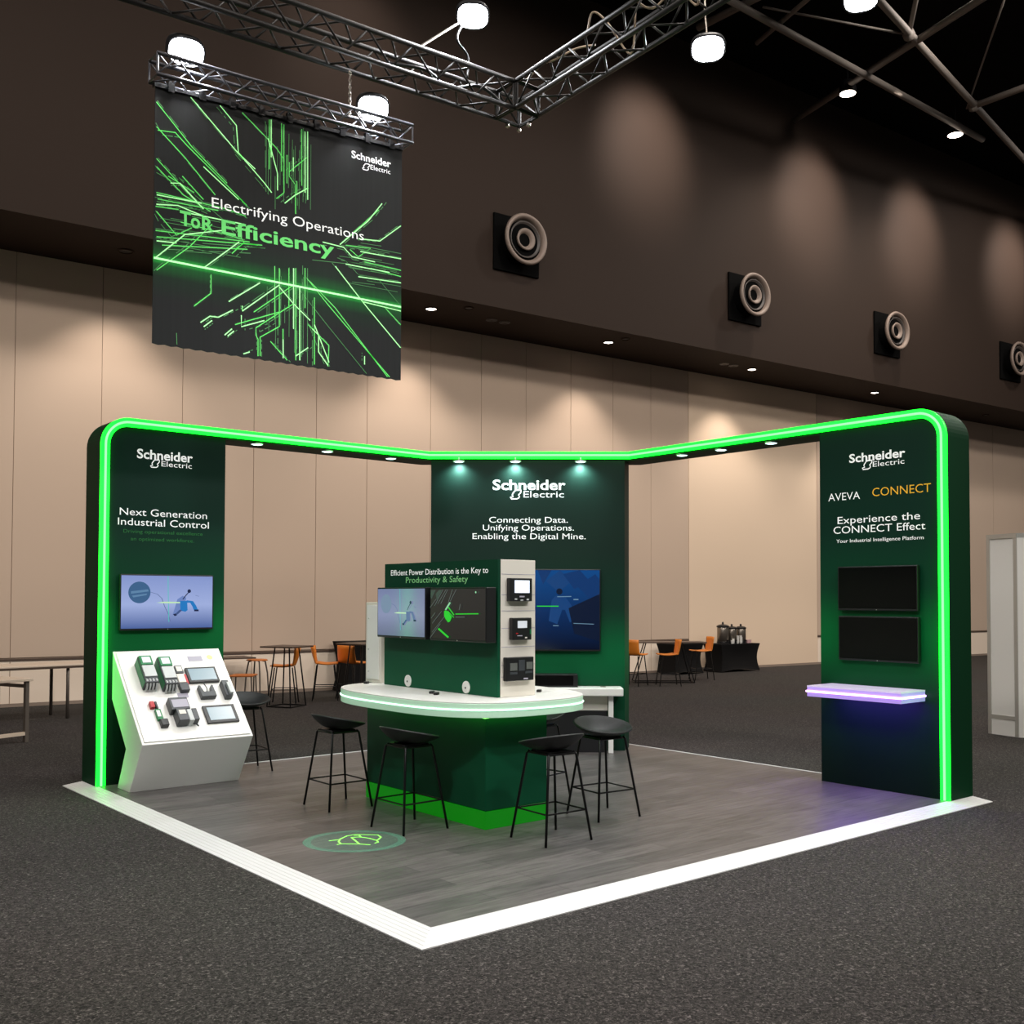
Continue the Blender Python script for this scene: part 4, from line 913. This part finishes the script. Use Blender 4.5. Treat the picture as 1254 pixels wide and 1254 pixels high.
def draped(name, label, s, off, w, d, h, cat):
    t = thing(name, label, cat, tuple(wp(s, off, 0)), (0, 0, WALL_A))
    n = 12; rings = []
    for i in range(n+1):
        q = i/n; k = .07*math.sin(PI*q)**1.0                     # stretch cloth pulls in between top and feet
        z = .012+(h-.012)*q
        rings.append([(-w/2+k,-d/2+k*.5,z),(-w/6,-d/2+k*.9,z+(0.05*(1-q)**6)),(w/6,-d/2+k*.9,z+(0.05*(1-q)**6)),(w/2-k,-d/2+k*.5,z),(w/2-k,d/2-k*.5,z),(-w/2+k,d/2-k*.5,z)])
    mb = MB(); mb.v = [Vector(p) for r_ in rings for p in r_]
    mb.f = [(i*6+j, i*6+(j+1) % 6, (i+1)*6+(j+1) % 6, (i+1)*6+j) for i in range(n) for j in range(6)]
    put('cloth', mb, m_cloth, t, smooth=False); put('tabletop', MB().box((-w/2,-d/2,h),(w/2,d/2,h+.012)), m_cloth, t)
    return t
draped('draped_table', 'tall black draped table behind the orange chairs, left of the counter', 4.55, .40, .95, .6, .93, 'table')
draped('draped_table', 'black draped table behind the long high table right of the stand', 12.85, .5, .95, .6, .70, 'table')
draped('coffee_table', 'black cloth covered table with coffee urns and cups against the bright wall', 14.55, .55, 1.36, .6, .665, 'table')
def ct(u, v, z): return wp(14.55+u, .55+v, z)
def urn(label, u, sc=1.0):
    p = ct(u, .05, .678); t = thing('coffee_urn', label, 'coffee urn', tuple(p), (0,0,WALL_A), 'coffee urns')
    put('tank', MB().lathe([(.10*sc,.0),(.125*sc,.015),(.125*sc,.34*sc),(.115*sc,.36*sc)], 24), m_steel, t, smooth=True); put('base', MB().lathe([(.13*sc,.001),(.13*sc,.05),(.126*sc,.055)], 24), m_black, t)
    put('lid', MB().lathe([(.135*sc,.355*sc),(.135*sc,.385*sc),(.09*sc,.41*sc),(.03,.42*sc)], 24), m_black, t); put('lid_knob', MB().lathe([(.015,.42*sc),(.028,.44*sc),(.02,.47*sc),(0,.475*sc)], 12), m_black, t)
    put('side_handle', MB().tube([(.12*sc,0,.32*sc),(.165*sc,0,.32*sc),(.165*sc,0,.26*sc),(.125*sc,0,.26*sc)], .01, 6), m_black, t); put('tap', MB().box((-.012,-.17*sc,.06),(.012,-.12*sc,.09)), m_black, t)
    return t
urn('leftmost and widest of the three coffee urns on the black table', -.36, 1.12)
urn('middle one of the three coffee urns on the black table', -.05)
urn('rightmost of the three coffee urns on the black table', .27)
cp = None
for k, (u, v, nst) in enumerate(((-.02,.22,5),(.06,.24,5),(.12,.20,4),(-.16,.20,3),(-.22,.22,2))):
    lb = ('tallest white cup stack before the middle urn','white cup stack just right of the tallest one','shorter white cup stack at the right before the urns','small white cup stack between the urns','lowest white cup stack before the left urn')[k]
    p = ct(u, v, .678); t = thing('cup_stack', lb, 'cups', tuple(p), (0,0,0), 'stacks of white cups')
    for j in range(nst): put('cup', MB().lathe([(.024,.001+j*.036),(.036,.05+j*.036),(.033,.05+j*.036),(.022,.006+j*.036)], 14), m_white, t)
p = ct(.46, .1, .678); t = thing('tea_box', 'small pink box at the right end of the coffee table', 'box', tuple(p), (0,0,WALL_A)); m_pink = mat('pink_card', (196,160,160), .6)
put('body', MB().box((-.07,-.06,.0),(.07,.06,.07)), m_pink, t, bevel=.003); put('lid', MB().box((-.072,-.062,.07),(.072,.062,.082)), m_pink, t)
# tables at the far left
t = thing('trestle_table', 'long pale folding table with rounded tubular legs at far left by the wall', 'table', (.9, 11.75, 0), (0,0,.10))
put('tabletop', MB().box((-2.6,-.38,.765),(1.42,.38,.79)), m_tabletop, t, bevel=.006); put('edge_rail', MB().box((-2.58,-.385,.735),(1.40,-.365,.766)), m_darktop, t)
for x in (-2.3,-.62,.80): put('leg', MB().tube([(x,.30,.001),(x,.30,.70),(x+.02,.26,.745),(x+.02,-.26,.745),(x,-.30,.70),(x,-.30,.001)], .024, 10), m_greysteel, t, smooth=True)
t = thing('work_table', 'small pale table with square steel legs at the left edge of the picture', 'table', (-.1, 9.3, 0), (0,0,.35))
put('tabletop', MB().box((-.75,-.33,.74),(.66,.35,.775)), m_tabletop, t, bevel=.005)
for x, y in ((-.68,-.28),(.60,-.28),(.60,.30),(-.68,.30)): put('leg', MB().box((x-.023,y-.023,.001),(x+.023,y+.023,.74)), m_greysteel, t)
put('foot_rail', MB().box((-.66,-.30,.085),(.58,-.26,.125)), m_tabletop, t); put('side_rail', MB().box((.58,-.26,.66),(.62,.28,.70)), m_greysteel, t)
# white booth at the right edge
bo = thing('shell_scheme_booth', 'white panelled exhibition booth with aluminium frame at the right edge', 'booth', (10.55, 1.9, 0))
b0 = Vector((10.632, 2.244, 0)); bd = Vector((-.13,-.51,0)).normalized(); bn = Vector((bd.y,-bd.x,0))
BL = .44; BH = 2.62
def bq(u, w, z): return b0 + bd*u - bn*0 + Vector((bd.y*-w, bd.x*w, 0)) + Vector((0,0,z))
sgn = 1 if (Vector((bd.y*-1, bd.x, 0))).dot(Vector((-1,-1,0))) > 0 else -1
def bb(u0,u1,w0,w1,z0,z1): return MB().prism([bq(u0,w0*sgn,z0),bq(u1,w0*sgn,z0),bq(u1,w1*sgn,z0),bq(u0,w1*sgn,z0)],(0,0,z1-z0))
put('front_panel', bb(.05,BL-.03,-.02,.0,.26,BH-.06), m_white, bo, world=True)
for u in (.0, BL-.03): put('post', bb(u,u+.05,-.03,.012,.0,BH), m_alu, bo, world=True)
put('top_rail', bb(.05,BL-.03,-.03,.01,BH-.06,BH), m_alu, bo, world=True); put('bottom_rail', bb(.05,BL-.03,-.03,.01,.21,.26), m_alu, bo, world=True); put('plinth', bb(.05,BL-.03,-.025,.004,.0,.21), m_white, bo, world=True)
e0 = bq(BL+.02, 0, 0); ed = Vector((.35,-1.0,0)).normalized(); 
def eb(u0,u1,w,z0,z1): 
    q = Vector((-ed.y, ed.x, 0))*w
    return MB().prism([e0+ed*u0+Vector((0,0,z0)), e0+ed*u1+Vector((0,0,z0)), e0+ed*u1+q+Vector((0,0,z0)), e0+ed*u0+q+Vector((0,0,z0))], (0,0,z1-z0))
put('side_panel', eb(.0,1.0,.03,.26,BH-.06), m_white, bo, world=True); put('top_rail', eb(.0,1.0,.05,BH-.06,BH), m_alu, bo, world=True); put('plinth', eb(.0,1.0,.035,.0,.26), m_white, bo, world=True)
# ============================================================ LIGHT
def spot(name, pos, aim, power, angle, rgb=(1,1,1), blend=.6, r=.15):
    l = bpy.data.lights.new(name, 'SPOT'); l.energy = power; l.spot_size = math.radians(angle); l.spot_blend = blend; l.shadow_soft_size = r; l.color = rgb
    o = bpy.data.objects.new(name, l); COL.objects.link(o); o.location = pos
    o.rotation_euler = (Vector(aim)-Vector(pos)).to_track_quat('-Z', 'Y').to_euler(); return o
COOL = (.94, .97, 1.0); WARMC = (1.0, .86, .74)
aims = [((.8, 1.2, 0), 330), ((1.6, 1.0, 0), 330), ((2.4, 1.2, 0), 380), ((3.2, 1.6, 0), 400), ((4.0, .8, 0), 400)]
for (p, d), (a, pw) in zip(FL, aims):
    spot('flood_beam', p + d*.06, a, pw, 130, COOL, .8, .12)
for k, p in enumerate(DOWN): spot('downlight_beam', p + Vector((0,0,-.06)), p + WN*.45 + Vector((0,0,-3)), 230 if k else 200, 92, (1.0,.88,.78), .75, .06)
for k, (x, y, z) in enumerate(WARM): spot('lamp_beam', (x,y,z), (x,y,0), 900, 120, WARMC, .8, .15)
for s in (3.4, 10.5, 16.0, 20.2, 25.0): spot('washer_beam', wp(s, 4.6, 13.1), wp(s, 1.95, 11.6), 1550 if s > 5 else 350, 58, (1.0,.87,.78), 1.0, .3)
for x in (-10, -1, 8, 17, 26):
    for y in (-12, -4, 4): spot('hall_lamp', (x, y, 14.2), (x, y, 0), 1250, 172, (1.0,.92,.85), .3, .5)
for p, a in (((-2.6, -.9, 6.5), (2, 2.5, .9)), ((3.6, -3.2, 6.6), (2.6, 2.6, .9))): spot('front_fill_spot', p, a, 720, 75, COOL, .8, .2)  # added fill light for the upright faces
for isb, q in LIGHTS:
    if isb: spot('header_beam_light', q + Vector((0,0,.0)), q - NN*.22 + Vector((0,0,-.5)), 30, 150, (.62,1.0,.98), .9, .03)
    else: spot('header_beam_light', q, q + Vector((0,0,-1)), 10, 80, (.85,1.0,.98), .8, .04)
w = bpy.data.worlds.new('hall_air'); SC.world = w; w.use_nodes = True
w.node_tree.nodes['Background'].inputs['Color'].default_value = (.9, .85, .8, 1); w.node_tree.nodes['Background'].inputs['Strength'].default_value = .12

# ============================================================ CAMERA
f_px, cy_px, pitch, roll, yaw = 1272.5187, 695.1241, .0297, .0024, .8778
fw = Vector((math.cos(yaw)*math.cos(pitch), math.sin(yaw)*math.cos(pitch), math.sin(pitch)))
rt = Vector((math.sin(yaw), -math.cos(yaw), 0)); upv = rt.cross(fw)
r2 = rt*math.cos(roll) + upv*math.sin(roll); u2 = upv*math.cos(roll) - rt*math.sin(roll)
cd = bpy.data.cameras.new('camera'); cam = bpy.data.objects.new('camera', cd); COL.objects.link(cam)
cd.sensor_width = 36; cd.sensor_fit = 'HORIZONTAL'; cd.lens = 36*f_px/1254; cd.shift_y = (cy_px-627)/1254; cd.clip_end = 200
cam.matrix_world = Matrix(((r2.x,u2.x,-fw.x,CAM.x),(r2.y,u2.y,-fw.y,CAM.y),(r2.z,u2.z,-fw.z,CAM.z),(0,0,0,1)))
SC.camera = cam
vs = SC.view_settings; vs.view_transform = 'Standard'; vs.look = 'None'; vs.exposure = 0; vs.gamma = 1; vs.use_curve_mapping = False
SC.cycles.use_denoising = True; SC.cycles.max_bounces = 8; SC.cycles.sample_clamp_indirect = 6
